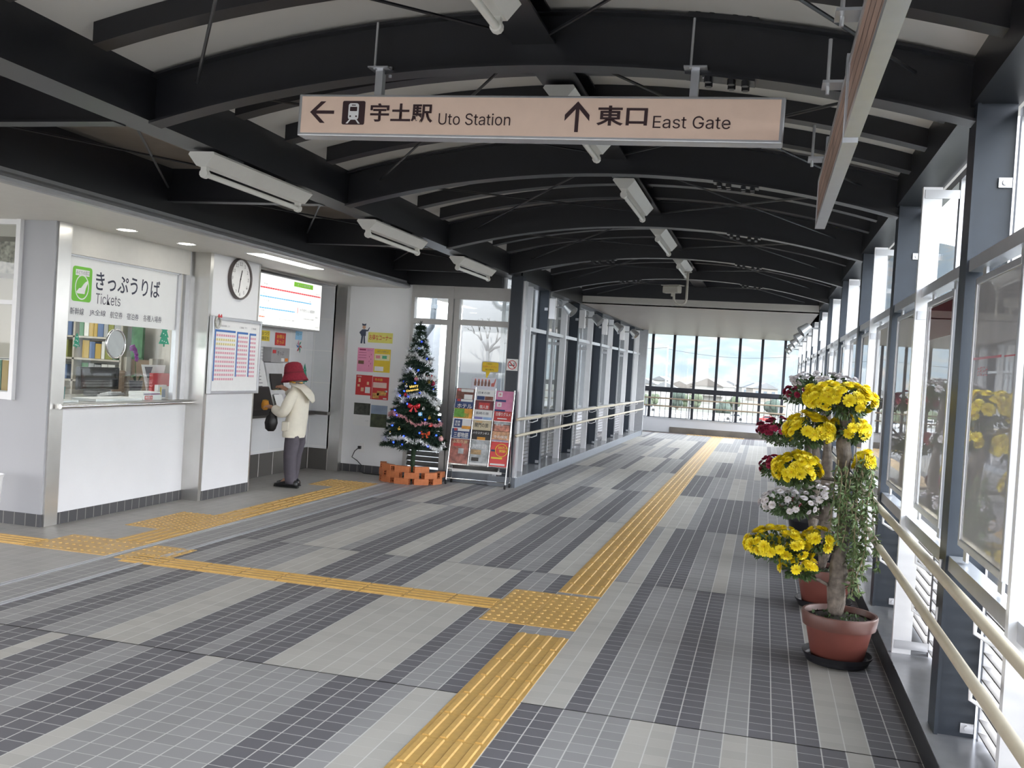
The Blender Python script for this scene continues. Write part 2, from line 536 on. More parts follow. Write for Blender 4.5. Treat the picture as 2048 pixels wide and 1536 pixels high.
# thin curved purlins and the pale roof sheets
sheet = mat('roof_sheet', (0.58, 0.56, 0.53), 0.5, var=0.03, scale=2)
for k in range(-3, 5):
    yc = Y0 + YP * k
    for q in (0.60, 1.19, 1.78):
        b = MB((XC, yc + q, 2.89))
        arcbeam(b, XL + .12, XR - .02, yc + q - .05, yc + q + .05, .165, .264)
        b.build('roof_purlin_beam', steel, kind='structure')
    b = MB((XC, yc, 2.89))
    arcbeam(b, XL - .05, XR + .3, yc + .0, yc + YP - .004, .265, .285)
    b.build('roof', sheet, kind='structure')
    # ridge beam between frames, with the wind-bracing rods
    b = MB((-1.13, yc, 3.0)); b.box(-1.23, -1.03, yc + .006, yc + YP - .006, 3.0, 3.012); b.box(-1.136, -1.124, yc + .006, yc + YP - .006, 3.012, 3.14); b.box(-1.21, -1.05, yc + .006, yc + YP - .006, 3.13, 3.142)
    b.build('ridge_beam', steel, kind='structure')
    for (xa, xb) in ((XL + .28, -1.2), (-1.06, XR - .25)):
        b = MB(); b.tube([(xa, yc + .08, zarch(xa, .13)), (xb, yc + YP - .08, zarch(xb, .13))], .008, 6); b.build('bracing_rod_beam', steel, kind='structure')
        b = MB(); b.tube([(xb, yc + .08, zarch(xb, .12)), (xa, yc + YP - .08, zarch(xa, .12))], .008, 6); b.build('bracing_rod_beam', steel, kind='structure')
# eaves beams along both column rows
b = MB(); b.box(XR - .02, XR + .16, -2.9, 16.3, 2.70, 2.93); b.build('eaves_beam', steel, kind='structure')
b = MB(); b.box(XR - .02, XR + .3, 16.3, 27, 2.66, 2.93); b.build('eaves_beam', steel, kind='structure')
b = MB()
b.box(-3.31, -3.1, -2.9, 12.1, 2.645, 2.66); b.box(-3.115, -3.1, -2.9, 12.1, 2.66, 2.92); b.box(-3.31, -3.1, -2.9, 12.1, 2.905, 2.92); b.box(-3.31, -3.295, -2.9, 12.1, 2.66, 2.905)
b.build('longitudinal_beam', steel, kind='structure')
b = MB(); b.box(-3.26, -3.08, 12.1, 24.9, 2.64, 2.92); b.build('longitudinal_beam', steel, kind='structure')
b = MB(); b.box(-3.04, -3.1, -2.9, 12.1, 2.92, 3.0); b.box(-3.30, -3.1, -2.9, 12.1, 2.92, 3.0); b.build('longitudinal_beam', steel, kind='structure')
# left bay: cross beams, fascia beam, ceiling boards, bracing
XF = -4.60
for k in range(-3, 4):
    yc = Y0 + YP * k
    b = MB(); b.box(XF, -3.31, yc - .05, yc + .05, 2.64, 2.652); b.box(XF, -3.31, yc - .006, yc + .006, 2.652, 2.90); b.build('cross_beam', steel, kind='structure')
    if k < 3:
        for (a, c) in (((-3.33, yc + .08), (XF + .02, yc + YP - .08)), ((XF + .02, yc + .08), (-3.33, yc + YP - .08))):
            b = MB(); b.tube([(a[0], a[1], 2.74), (c[0], c[1], 2.74)], .008, 6); b.build('bracing_rod_beam', steel, kind='structure')
b = MB(); b.box(XF - .12, XF, -2.9, 12.3, 2.545, 2.557); b.box(XF - .012, XF, -2.9, 12.3, 2.557, 2.90); b.build('fascia_beam', steel, kind='structure')
b = MB(); b.box(XF, -3.31, 11.97, 12.10, 2.50, 2.90); b.build('cross_beam', steel, kind='structure')
brown = mat('ceiling_board', (0.20, 0.165, 0.135), 0.6, var=0.1, scale=4)
b = MB(); b.box(-9.6, -3.2, -2.9, 12.3, 2.93, 2.95); b.build('ceiling_boards', brown, kind='structure')

# office soffit with a rounded gutter edge
soff = mat('soffit_white', (0.66, 0.645, 0.61), 0.5, var=0.02)
gut = mat('gutter_grey', (0.36, 0.37, 0.39), 0.3, 0.3, var=0.04)
b = MB(); b.box(-9.5, -4.62, -2.9, 12.1, 2.45, 2.47); b.build('ceiling_soffit', soff, kind='structure')
b = MB()
prof = [(-4.62, 2.45), (-4.575, 2.452), (-4.555, 2.462), (-4.548, 2.48), (-4.56, 2.50), (-4.59, 2.52), (-4.595, 2.545), (-4.64, 2.545), (-4.64, 2.46)]
b.prism([(p[0], p[1]) for p in prof], (0, 12.1, 0), (1, 0, 0), (0, 0, 1), 15.0); b.build('ceiling_gutter_trim', gut, kind='structure')

# far flat ceiling with its bulkhead
farceil = mat('far_ceiling', (0.265, 0.235, 0.21), 0.42, var=0.02, scale=2, spec=0.25)
b = MB(); b.box(-6.0, 0.92, 16.28, 27.1, 2.66, 2.68); b.build('ceiling', farceil, kind='structure')
b = MB(); b.box(-3.3, 0.92, 16.28, 16.30, 2.655, 2.79); b.build('ceiling_edge_trim', mat('bulkhead_pale', (0.62, 0.59, 0.55), .4, var=.02), kind='structure')
b = MB(); b.box(-3.3, .92, 16.30, 16.36, 2.79, 3.25); b.build('wall_bulkhead', steel, kind='structure')
b = MB(); b.box(-6.0, 1.2, 16.3, 27.2, 3.1, 3.2); b.build('roof_deck', steel, kind='structure')

# ---- columns -----------------------------------------------------
def hcol(x0, x1, yc, z0=.124, z1=2.66, name='column'):
    b = MB(((x0 + x1) / 2, yc, z0))
    b.box(x0, x1, yc - .06, yc + .06, z0, z1)
    b.box(x0 - .004, x0 + .01, yc - .075, yc + .075, z0, z1)
    o = b.build(name, colpaint, kind='structure')
    c = MB(((x0 + x1) / 2, yc, z0)); c.box(x1 - .055, x1 - .005, yc - .07, yc - .062, z0 + .02, z0 + .06); c.lathe([(.012, 0), (.012, .008)], (x1 - .03, yc - .078, z0 + .04), 8, 'y')
    c.box(x1 - .055, x1 - .005, yc - .07, yc - .062, 2.36, 2.40); c.lathe([(.012, 0), (.012, .008)], (x1 - .03, yc - .078, 2.38), 8, 'y')
    c.build('column_bracket_trim', alu, o) ; COL.objects[-1].location = (0, 0, 0)
    return o
NR = range(-3, 10)
for k in NR: hcol(XR, XR + .15, Y0 + YP * k, z1=2.70)
for k in range(4, 9): hcol(XL - .16, XL - .01, Y0 + YP * k, z1=2.64)
b = MB(); b.box(-3.17, -3.02, 11.90, 12.05, 0.0, 2.66); b.build('column_corner', colpaint, kind='structure')
b = MB(); b.box(-3.02, -2.985, 11.93, 12.05, .124, 2.60); b.build('column_corner_trim', alu, kind='structure')
b = MB(); b.box(-3.3, -2.96, 24.80, 24.95, .0, 2.66); b.build('column_end', mat('end_column', (0.30, 0.31, 0.33), .4), kind='structure')
b = MB(); b.box(0.80, 0.95, 26.9, 27.1, 0, 2.66); b.build('column_end', colpaint, kind='structure')

# ---- glass walls: one window per half bay ------------------------
wn_ = [0]
def sidewindow(side, ya, yb, post_at):
    """glazed half bay from ya to yb; side +1 = flower side, -1 = rack side"""
    wn_[0] += 1
    if side > 0: xg, xi, xpo = 0.94, 0.77, (0.74, 0.835)
    else: xg, xi, xpo = -3.29, -3.12, (-3.175, -3.08)
    w = thing('window_%d' % wn_[0], None, None, (xg, (ya + yb) / 2, 0.124), kind='structure')
    off = w.location
    def bl(b, nm, m): return b.build(nm, m, w)
    b = MB(off); b.box(xg - .003, xg + .003, ya + .02, yb - .02, .80, 2.68); bl(b, 'pane', glass)
    b = MB(off)
    for y_ in (ya + .012, yb - .012): b.box(xg - .02, xg + .02, y_ - .018, y_ + .018, .124, 2.68)
    for z_ in (.80, 2.02, 2.66): b.box(xg - .02, xg + .02, ya + .03, yb - .03, z_ - .02, z_ + .02)
    bl(b, 'frame', alu)
    b = MB(off)
    for i in range(12):
        z_ = .16 + .054 * i
        b.obox((xg, (ya + yb) / 2, z_), (.027 * side, 0, -.006), (0, (yb - ya) / 2 - .05, 0), (.0006 * side, 0, .0025))
    bl(b, 'louver', louvm)
    b = MB(off)
    xa, xb = sorted((xi, xg - .02 * side))
    xm = xi + .055 * side
    x0, x1 = sorted((xi - .005 * side, xm))
    b.box(x0, x1, ya + .02, yb - .02, 2.015, 2.065)
    bl(b, 'mid_rail', alu)
    b = MB(off); b.box(x0, x1, ya + .02, yb - .02, .80, .86); bl(b, 'sill_rail', alu)
    if abs(yb - post_at) > .3 and abs(ya - post_at) < .01: return
    b = MB(off); b.box(xpo[0], xpo[1], post_at - .02, post_at + .02, .124, 2.60)
    bl(b, 'post', whitep)
    for z_ in (.15, 1.9, 2.54):
        b = MB(off)
        c0, c1 = sorted((xpo[0] + .01, xg))
        b.box(c0, c1, post_at - .026, post_at - .021, z_, z_ + .045)
        bl(b, 'bracket', alu)
louvm = mat('louver_grey', (0.085, 0.078, 0.072), 0.45, 0.3, var=0.04)
whitep = mat('white_post', (0.74, 0.75, 0.78), 0.35, 0.15, var=0.02)
for k in range(-3, 9):
    y_ = Y0 + YP * k
    sidewindow(1, y_ + .06, y_ + 1.19, y_ + 1.19)
    sidewindow(1, y_ + 1.19, y_ + YP - .06, y_ + 1.19)
for k in range(3, 8):
    y_ = Y0 + YP * k
    a = 12.06 if k == 3 else y_ + .06
    sidewindow(-1, a, y_ + 1.19, y_ + 1.19)
    sidewindow(-1, y_ + 1.19, y_ + YP - .06, y_ + 1.19)
sidewindow(-1, Y0 + YP * 8 + .06, 24.8, Y0 + YP * 8 + .7)

# ---- end window --------------------------------------------------
endw = thing('window_end', None, None, (-1.2, 27.0, .37), kind='structure')
dk = mat('end_frame', (0.016, 0.018, 0.026), 0.4, var=0.08)
off = endw.location
for i in range(-4, 8):
    b = MB(off); xm = -3.06 + .584 * i; b.box(xm - .035, xm + .035, 26.96, 27.06, .37, 2.68); b.build('mullion', dk, endw)
b = MB(off); b.box(-5.6, .85, 26.94, 27.08, 1.12, 1.225); b.build('transom', dk, endw)
for i in range(-4, 7):
    for q in (1, 2, 3):
        b = MB(off); xm = -3.06 + .584 * i + .146 * q; b.box(xm - .006, xm + .006, 26.99, 27.01, .39, 1.12); b.build('baluster', dk, endw)
b = MB(off); b.box(-5.6, .85, 26.99, 27.01, .37, .40); b.box(-5.6, .85, 26.99, 27.01, 1.09, 1.12); b.build('bottom_rail', dk, endw)
b = MB(off); b.box(-5.6, .85, 27.03, 27.036, .37, 2.68); b.build('pane', glass, endw)
b = MB(); b.box(-6, 1.0, 26.92, 27.12, -.02, .37); b.build('wall_end', greypanel, kind='structure')
b = MB(); b.box(-6, 1.0, 26.90, 27.14, .37, .385); b.build('window_end_sill', alu, kind='structure')
b = MB(); b.box(-2.46, .72, 26.905, 26.92, 0.0, .15); b.build('baseboard_end', mat('brown_grey_base', (0.16, 0.14, 0.12), .5, var=.25, scale=3), kind='structure')
b = MB(); b.box(-6.1, -6.0, 24.9, 27.1, 0, 2.66); b.box(-6.1, -3.3, 24.88, 24.95, 0, 2.66); b.build('wall_stair', greypanel, kind='structure')

# ---- window beside the tree (plane Y = 12) -----------------------
hw = thing('window_tree', None, None, (-3.85, 12.0, .13), kind='structure')
off = hw.location
wf = mat('window_frame_grey', (0.42, 0.41, 0.40), 0.4, 0.2, var=0.03)
b = MB(off)
for (a, c) in ((-4.51, -4.47), (-3.20, -3.165)): b.box(a, c, 11.97, 12.07, .13, 2.5)
b.box(-4.47, -3.2, 11.97, 12.07, 2.34, 2.50); b.build('frame', wf, hw)
b = MB(off); b.box(-4.01, -3.94, 11.96, 12.08, .13, 2.5); b.build('mullion', wf, hw)
b = MB(off); b.box(-3.93, -3.86, 11.985, 12.08, .13, 2.5); b.build('mullion', wf, hw)
b = MB(off); b.box(-4.47, -4.01, 11.98, 12.06, 2.0, 2.07); b.box(-3.86, -3.2, 11.98, 12.06, 2.01, 2.08); b.build('transom', wf, hw)
b = MB(off); b.box(-4.47, -4.01, 11.98, 12.06, .86, .98); b.box(-3.86, -3.2, 11.98, 12.06, .86, .98); b.build('sill_rail', wf, hw)
b = MB(off)
for i in range(10): b.obox((-3.85, 12.03, .18 + .068 * i), (.62, 0, 0), (0, .020, .027), (0, -.002, .0015))
b.build('louver', louvm, hw)
b = MB(off); b.box(-4.47, -3.2, 12.015, 12.021, .13, 2.34); b.build('pane', glass, hw)

# ---- ticket office shell -----------------------------------------
def wbox(nm, m, *a, bev=0):
    b = MB(); b.box(*a); return b.build(nm, m, kind='structure', bevel=bev)
# wall facing the hall entrance, with a window
hallm = mat('hall_wall_panel', (0.37, 0.375, 0.40), 0.4, var=0.02, scale=2)
wbox('wall_hall', hallm, -5.84, -5.53, 6.62, 6.72, .1, 2.45)
wbox('wall_hall_low', hallm, -9.5, -5.84, 6.62, 6.72, .1, 1.02)
wbox('baseboard_hall', tilemat('base_tile_hall', (0.075, 0.075, 0.082), .105, .3, (.25, .24, .23), ax=(0, 2), gy=0), -9.5, -5.53, 6.612, 6.72, 0, .1)
ow = thing('window_hall', None, None, (-7, 6.62, 1.02), kind='structure'); off = ow.location
b = MB(off); b.box(-5.875, -5.835, 6.58, 6.66, 1.0, 2.45); b.box(-9.5, -5.875, 6.60, 6.66, 1.0, 1.06); b.box(-9.5, -5.875, 6.60, 6.66, 1.765, 1.80); b.box(-9.5, -5.875, 6.60, 6.66, 2.41, 2.45); b.build('frame', white, ow)
b = MB(off); b.box(-9.5, -5.875, 6.635, 6.641, 1.06, 2.42); b.build('pane', glass, ow)
# stainless corner post and counter front
wbox('pillar_corner', stainless, -5.56, -5.515, 6.64, 6.79, 0, 2.45)
wbox('wall_counter', whitepanel, -5.62, -5.525, 6.79, 8.57, .095, .945)
wbox('baseboard_counter', darktile, -5.62, -5.519, 6.79, 8.57, 0, .095)
wbox('wall_counter_head', soff, -5.62, -5.53, 6.79, 8.50, 2.215, 2.45)
wbox('pillar_side', stainless, -5.70, -5.335, 8.545, 8.60, 0, 2.45)
wbox('wall_clock', whitepanel, -5.62, -5.335, 8.60, 9.50, 1.06, 2.45)
wbox('wall_clock_low', whitepanel, -5.62, -5.331, 8.60, 9.49, .095, 1.06)
wbox('baseboard_clock', darktile, -5.62, -5.328, 8.60, 9.50, 0, .095)
wbox('trim_clock_edge', stainless, -5.62, -5.326, 9.49, 9.51, 0, 2.45)
# ticket machine recess
recw = tilemat('recess_panel', (0.74, 0.75, 0.77), .42, .42, (.80, .80, .80), ax=(1, 2), gx=.012, gy=.012, offx=9.6, offy=.73, rough=.35, var=.01)
recx = tilemat('recess_panel_side', (0.72, 0.73, 0.75), .42, .42, (.80, .80, .80), ax=(0, 2), gx=.012, gy=.012, offx=-5.82, offy=.73, rough=.35, var=.01)
recd = tilemat('recess_base', (0.10, 0.095, 0.09), .35, .4, (.62, .60, .58), ax=(1, 2), gx=.018, gy=0, offx=10.63, rough=.18)
recdx = tilemat('recess_base_side', (0.10, 0.095, 0.09), .28, .4, (.62, .60, .58), ax=(0, 2), gx=.02, gy=0, offx=-5.82, rough=.18)
wbox('wall_recess', recw, -5.95, -5.84, 9.5, 11.95, .28, 2.48)
wbox('baseboard_recess', recd, -5.95, -5.838, 9.5, 11.95, 0, .28)
wbox('wall_recess_end', recx, -5.84, -5.54, 11.90, 12.0, .28, 2.48)
wbox('baseboard_recess_end', recdx, -5.84, -5.54, 11.898, 12.0, 0, .28)
wbox('wall_recess_start', whitepanel, -5.95, -5.62, 9.45, 9.50, 0, 2.48)
wbox('trim_recess_ledge', mat('recess_ledge', (.12, .115, .11), .3, .4), -5.84, -5.70, 9.5, 11.9, .73, .77)
wbox('trim_recess_end_ledge', M['recess_ledge'], -5.84, -5.53, 11.80, 11.9, .73, .77)
wbox('trim_recess_head', stainless, -5.62, -5.54, 9.5, 11.88, 2.43, 2.47)
wbox('pillar_recess', stainless, -5.56, -5.385, 11.90, 12.05, 0, 2.5)
wbox('wall_posters', mat('poster_wall', (0.78, 0.79, 0.81), .4, var=.02, scale=2), -5.385, -4.51, 12.0, 12.1, .1, 2.5)
wbox('baseboard_posters', tilemat('base_tile_posters', (0.07, 0.07, 0.078), .105, .3, (.25, .24, .23), ax=(0, 2), gy=0), -5.385, -4.51, 11.992, 12.1, 0, .1)
# inside of the office
offw = mat('office_wall', (0.56, 0.53, 0.47), .6, var=.03)
wbox('wall_office_back', offw, -8.9, -8.8, 6.72, 9.45, 0, 2.45)
wbox('wall_office_far', offw, -8.9, -5.95, 9.45, 9.55, 0, 2.45)
b = MB(); b.box(-9.6, -5.95, 9.55, 12.3, 0, 2.45); b.box(-9.6, -8.9, 6.62, 9.55, 0, 2.45); b.build('wall_office_outer', greypanel, kind='structure')
# ticket window glass and frame
tw = thing('window_ticket', None, None, (-5.58, 7.6, .98), kind='structure'); off = tw.location
b = MB(off); b.box(-5.585, -5.579, 6.79, 8.38, .99, 2.2); b.build('pane', glass, tw)
b = MB(off); b.box(-5.60, -5.555, 8.36, 8.41, .99, 2.215); b.box(-5.60, -5.55, 8.47, 8.545, .99, 2.45); b.box(-5.60, -5.555, 6.79, 8.38, 2.2, 2.225); b.build('frame', alu, tw)
b = MB(off); b.box(-5.60, -5.58, 8.41, 8.47, .99, 2.3); b.build('side_panel', soff, tw)
# ---- lamps inside the office (they light the room behind the glass)
def area(name, loc, sx_, sy_, e, col=(1, .97, .92), rot=(0, 0, 0)):
    l = bpy.data.lights.new(name, 'AREA'); l.shape = 'RECTANGLE'; l.size = sx_; l.size_y = sy_; l.energy = e; l.color = col
    o = bpy.data.objects.new(name, l); COL.objects.link(o); o.location = loc; o.rotation_euler = rot
    return o
area('office_ceiling_lamp', (-7.1, 8.0, 2.40), 1.2, 1.6, 30)
# ================================================================== FITTINGS
signpink = mat('sign_beige', (0.80, 0.60, 0.49), 0.5, var=0.02)
signink = mat('sign_ink', (0.035, 0.012, 0.016), 0.5, var=0.0)
lampwhite = mat('lamp_white', (0.66, 0.65, 0.62), 0.4, var=0.02)
tubewhite = mat('lamp_tube', (0.74, 0.73, 0.69), 0.25, var=0.02)

# ---- hanging direction sign
sg = thing('hanging_sign', 'long beige hanging sign reading Uto Station and East Gate', 'sign', (-1.12, 4.32, 2.64))
sg.rotation_euler = (0, rad(0.85), 0)
W2, H2 = 1.125, 0.0985
b = MB(); b.box(-W2, W2, -.045, .045, -H2, H2); b.build('cabinet', alu, sg, bevel=.006)
b = MB(); b.box(-W2 + .018, W2 - .018, -.0485, -.044, -H2 + .014, H2 - .012); b.build('face', signpink, sg)
class _P: location = (0, 0, 0)
def stext(body, x0, x1, z0, z1, mt, par, y=-.0495, name='lettering', bold=0.0):
    o = text(body, ((x0 + x1) / 2, y, (z0 + z1) / 2), (1, 0, 0), (0, 0, 1), x1 - x0, z1 - z0, mt, None, name, bold)
    o.parent = par
    return o
# pixel columns of the sign face: 612..1578 px over 2.25 m
PXM = 2.25 / 966.0
def sx_(px): return (px - 1095) * PXM
stext('宇土駅', sx_(772), sx_(905), -.032, .056, signink, sg, bold=.022)
stext('Uto Station', sx_(918), sx_(1065), -.040, .014, signink, sg)
stext('東口', sx_(1234), sx_(1330), -.034, .054, signink, sg, bold=.022)
stext('East Gate', sx_(1341), sx_(1483), -.042, .012, signink, sg)
b = MB()
def arrow(cx, cz, rot, s):
    R = Matrix.Rotation(rot, 2)
    def P(x, y):
        q = R @ Vector((x, y)); return (cx + q.x * s, cz + q.y * s)
    b.prism([P(-.12, -1), P(.12, -1), P(.12, .78), P(-.12, .78)], (0, -.0495, 0), (1, 0, 0), (0, 0, 1), .001)
    for d in (1, -1):
        pts = [P(0, 1), P(d * .82, .12), P(d * .82, -.28), P(0, .62)]
        b.prism(pts if d < 0 else pts[::-1], (0, -.0495, 0), (1, 0, 0), (0, 0, 1), .0011)
arrow(sx_(666), .012, PI / 2, .062)
b.build('arrow_mark', signink, sg); b = MB()
arrow(sx_(1196), .004, 0, .068)
b.build('arrow_mark', signink, sg)
b = MB(); x0, x1 = sx_(711), sx_(760)
def rrect(x0, x1, z0, z1, r, n=4):
    pts = []
    for (cx, cz, a0) in ((x1 - r, z1 - r, 0), (x0 + r, z1 - r, 90), (x0 + r, z0 + r, 180), (x1 - r, z0 + r, 270)):
        for i in range(n + 1):
            a = rad(a0 + 90 * i / n); pts.append((cx + r * math.cos(a), cz + r * math.sin(a)))
    return pts
b.prism(rrect(x0, x1, -.045, .066, .008), (0, -.0495, 0), (1, 0, 0), (0, 0, 1), .001); b.build('pictogram_ground', signink, sg)
b = MB(); cx = (x0 + x1) / 2; q = .026
b.prism(rrect(cx - q, cx + q, -.022, .055, .012), (0, -.0505, 0), (1, 0, 0), (0, 0, 1), .001)
for d in (1, -1): b.prism([(cx + d * .012, -.022), (cx + d * .020, -.022), (cx + d * .036, -.040), (cx + d * .026, -.040)], (0, -.0505, 0), (1, 0, 0), (0, 0, 1), .001)
b.build('train_pictogram', white, sg)
b = MB(); b.prism(rrect(cx - .018, cx + .018, .018, .038, .003), (0, -.0515, 0), (1, 0, 0), (0, 0, 1), .001); b.prism(rrect(cx - .010, cx + .010, .044, .048, .001), (0, -.0515, 0), (1, 0, 0), (0, 0, 1), .001)
for d in (1, -1): b.lathe([(.0045, 0), (.0045, .001)], (cx + d * .015, -.052, -.006), 8, 'y')
b.build('train_window_mark', signink, sg)
for xs in (-.735, .735):
    b = MB(); b.box(xs - .018, xs + .018, -.02, .02, H2, .225); b.box(xs - .05, xs + .05, -.045, .06, .225, .232)
    b.tube([(xs - .02, -.03, .22), (xs - .02, -.03, .44)], .006, 8); b.tube([(xs + .035, .03, .20), (xs + .035, .03, .25)], .008, 8)
    b.build('hanger', alu, sg)

# ---- long sign boards hung lengthwise above the flower side
pinkmap = tilemat('board_pink', (0.40, 0.27, 0.22), .17, .06, (.06, .03, .03), gx=.0, gy=.06, ax=(1, 2), var=.25)
for (ya, yb, z0, lab) in ((3.45, 5.35, 2.335, 'grey framed signboard hung lengthwise from the roof, second one from the camera end'), (.35, 3.40, 2.34, 'long grey framed signboard hung lengthwise over the flower pots, camera end one')):
    t = thing('signboard', lab, 'sign', (.22, (ya + yb) / 2, z0))
    o3 = t.location
    b = MB(o3); b.box(.195, .245, ya, yb, z0, z0 + .022); b.box(.195, .245, ya, yb, z0 + .235, z0 + .255); b.box(.195, .245, ya, ya + .02, z0 + .022, z0 + .235); b.box(.195, .245, yb - .02, yb, z0 + .022, z0 + .235); b.build('frame', alu, t)
    b = MB(o3); b.box(.200, .240, ya + .02, yb - .02, z0 + .022, z0 + .235); b.build('face_panel', pinkmap, t)
    for yy in (ya + .35, yb - .3):
        b = MB(o3); b.box(.21, .23, yy - .02, yy + .02, z0 + .255, 2.74); b.box(.13, .235, yy - .05, yy + .05, z0 + .29, z0 + .30); b.tube([(.15, yy, z0 + .26), (.15, yy, 2.80)], .007, 8); b.build('hanger', alu, t)

# ---- fluorescent fittings
def fluo(x, y, z, lab, g):
    """z is the underside of the beam it is fixed to"""
    t = thing('fluorescent_lamp', lab, 'lamp', (x, y, z), g)
    b = MB(); h = .62
    prof = [(-.075, -.015), (.075, -.015), (.085, -.03), (.03, -.095), (-.03, -.095), (-.085, -.03)]
    b.prism(prof, (0, h, 0), (1, 0, 0), (0, 0, 1), 2 * h); b.build('housing', lampwhite, t)
    b = MB(); b.tube([(0, -.56, -.135), (0, .56, -.135)], .0165, 10); b.build('tube', tubewhite, t, smooth='auto')
    for s in (-1, 1):
        b = MB(); b.lathe([(.026, -.018), (.028, 0), (.026, .018)], (0, s * .575, -.133), 10, 'y'); b.box(-.018, .018, s * .575 - .016, s * .575 + .016, -.13, -.09); b.build('socket', lampwhite, t)
    for s in (-1, 1):
        b = MB(); b.box(-.06, .06, s * .35 - .09, s * .35 + .09, -.015, 0.0); b.build('mount', steel, t)
    return t
ridge0 = fluo(-1.13, Y0 - YP / 2, 3.0, 'white fluorescent lamp on the roof ridge, cut by the top edge of the view', None)
for i, lab in enumerate(['white fluorescent lamp on the roof ridge, half hidden by the hanging sign', 'white fluorescent lamp on the roof ridge, second beyond the hanging sign', 'white fluorescent lamp on the roof ridge, third beyond the hanging sign', 'small white fluorescent lamp on the roof ridge just above the security camera']):
    dup(ridge0, (-1.13, Y0 + YP * (i + .5), 3.0), lab)
for i, lab in enumerate(['large white fluorescent lamp under the beam, above the ticket counter and clock', 'white fluorescent lamp under the beam, second in the row beside the office', 'white fluorescent lamp under the beam, last in the row before the corner column']):
    dup(ridge0, (-3.19, Y0 + YP * (i + .5), 2.645), lab)

# ---- security camera
t = thing('security_camera', 'beige security camera on a hooked ceiling pole over the far corridor', 'camera', (-1.17, 12.9, 2.62))
caml = mat('camera_beige', (0.42, 0.40, 0.35), 0.45, var=0.03)
b = MB(); b.tube([(.10, 0, .27), (.10, 0, -.08), (.085, 0, -.13), (.05, 0, -.155), (0, 0, -.155), (-.04, 0, -.14), (-.06, 0, -.10), (-.065, 0, -.04)], .016, 10); b.lathe([(.05, 0), (.05, .012)], (.10, 0, .262), 14); b.build('pole', caml, t, smooth='auto')
b = MB(); b.obox((-.09, -.02, .03), (.105, -.05, 0), (.022, .046, 0), (0, 0, .045)); b.build('housing', caml, t, bevel=.012)
b = MB(); b.obox((-.085, -.02, .085), (.125, -.06, .0), (.03, .06, 0), (0, 0, .005)); b.build('sunshield', caml, t, bevel=.004)
b = MB(); b.obox((-.185, .025, .03), (.012, -.006, 0), (.017, .036, 0), (0, 0, .034)); b.build('lens_window', black, t)
b = MB(); b.box(-.10, -.05, -.03, .02, -.055, -.012); b.build('bracket', caml, t)

# ---- spot lamps along the column rows
spotm = mat('spot_grey', (0.33, 0.34, 0.35), 0.35, 0.5, var=0.03)
def spot(x, y, z, side, lab):
    t = thing('spot_lamp', lab, 'lamp', (x, y, z))
    s = side
    b = MB(); b.box(-.02 + s * .04 - .03, s * .04 + .05, -.05, .05, -.16, .14); b.build('ballast_box', white, t, bevel=.004)
    b = MB(); b.tube([(0, 0, .02), (-s * .12, -.02, .02), (-s * .20, -.04, .0)], .012, 8); b.build('arm', spotm, t)
    d = Vector((-s * .75, -.2, -.62)).normalized(); c = Vector((-s * .22, -.05, 0.0))
    a1 = d.orthogonal().normalized(); a2 = d.cross(a1)
    b = MB()
    b.lathe([(.035, -.09), (.06, -.07), (.075, .02), (.085, .08)], c, 16, (a1, a2, d)); b.build('head', spotm, t, smooth='auto')
    b = MB(); b.lathe([(.072, .081), (.072, .083)], c, 16, (a1, a2, d)); b.build('lens', mat('spot_glass', (.05, .05, .055), .1), t)
    return t
for i in range(5):
    spot(.73, 15.1 + 2.38 * i, 2.34, 1, 'grey round spot lamp on white box, %s along the flower side columns' % NTH[i])
for i in range(4):
    spot(-3.02, 13.9 + 2.38 * i, 2.40, -1, 'grey round spot lamp beneath the far ceiling, %s along the rack side columns' % NTH[i])

# ---- handrails (two cream bars each, on bent steel brackets)
def rail(name, lab, p0, p1, wall, ys, r=.019):
    """bar from p0 to p1; wall = x offset of the bracket's foot"""
    t = thing(name, lab, 'handrail', p0)
    o3 = Vector(p0)
    b = MB(o3); b.tube([p0, p1], r, 12); b.build('bar', cream, t, smooth='auto')
    b = MB(o3)
    for p in (p0, p1): b.sph(p, r * 1.02, 10, 6)
    b.build('end_cap', cream, t, smooth=True)
    for yb in ys:
        b = MB(o3); x, z = p0[0], p0[2]
        b.tube([(x, yb, z - r), (x, yb, z - .055), (x + wall * .55, yb, z - .085), (x + wall, yb, z - .085), (x + wall, yb, z - .03)], .0065, 6)
        b.build('bracket', white, t)
    return t
ysr = [Y0 - YP * 1 + 1.19 * i + .0 for i in range(0, 20)]
rail('handrail', 'upper cream handrail running past the flower pots along the glass wall', (.655, -1.5, .86), (.655, 26.2, .86), .095, ysr)
rail('handrail', 'lower cream handrail running past the flower pots along the glass wall', (.655, -1.5, .66), (.655, 26.2, .66), .095, ysr)
ysl = [13.0 + 1.19 * i for i in range(10)]
rail('handrail', 'upper cream handrail starting at the column behind the brochure rack', (-2.975, 11.86, .86), (-2.975, 24.9, .86), -.125, ysl)
rail('handrail', 'lower cream handrail starting at the column behind the brochure rack', (-2.975, 11.86, .655), (-2.975, 24.9, .655), -.125, ysl)
railbrown = mat('end_rail_brown', (0.30, 0.235, 0.165), 0.4)
for z, w_ in ((.92, 'upper'), (.71, 'lower')):
    t = thing('handrail', w_ + ' brown handrail crossing in front of the end window', 'handrail', (-1.2, 26.8, z))
    o3 = t.location
    b = MB(o3); b.tube([(-5.2, 26.8, z), (.55, 26.8, z)], .02, 10); b.build('bar', railbrown, t, smooth='auto')
    for i in range(5):
        xm = -3.06 + .584 * 2 * i - .07
        b = MB(o3); b.box(xm - .02, xm + .02, 26.83, 26.88, .385 if z > .8 else z - .05, z - .02 if z > .8 else z - .03); b.build('rail_post', alu, t)

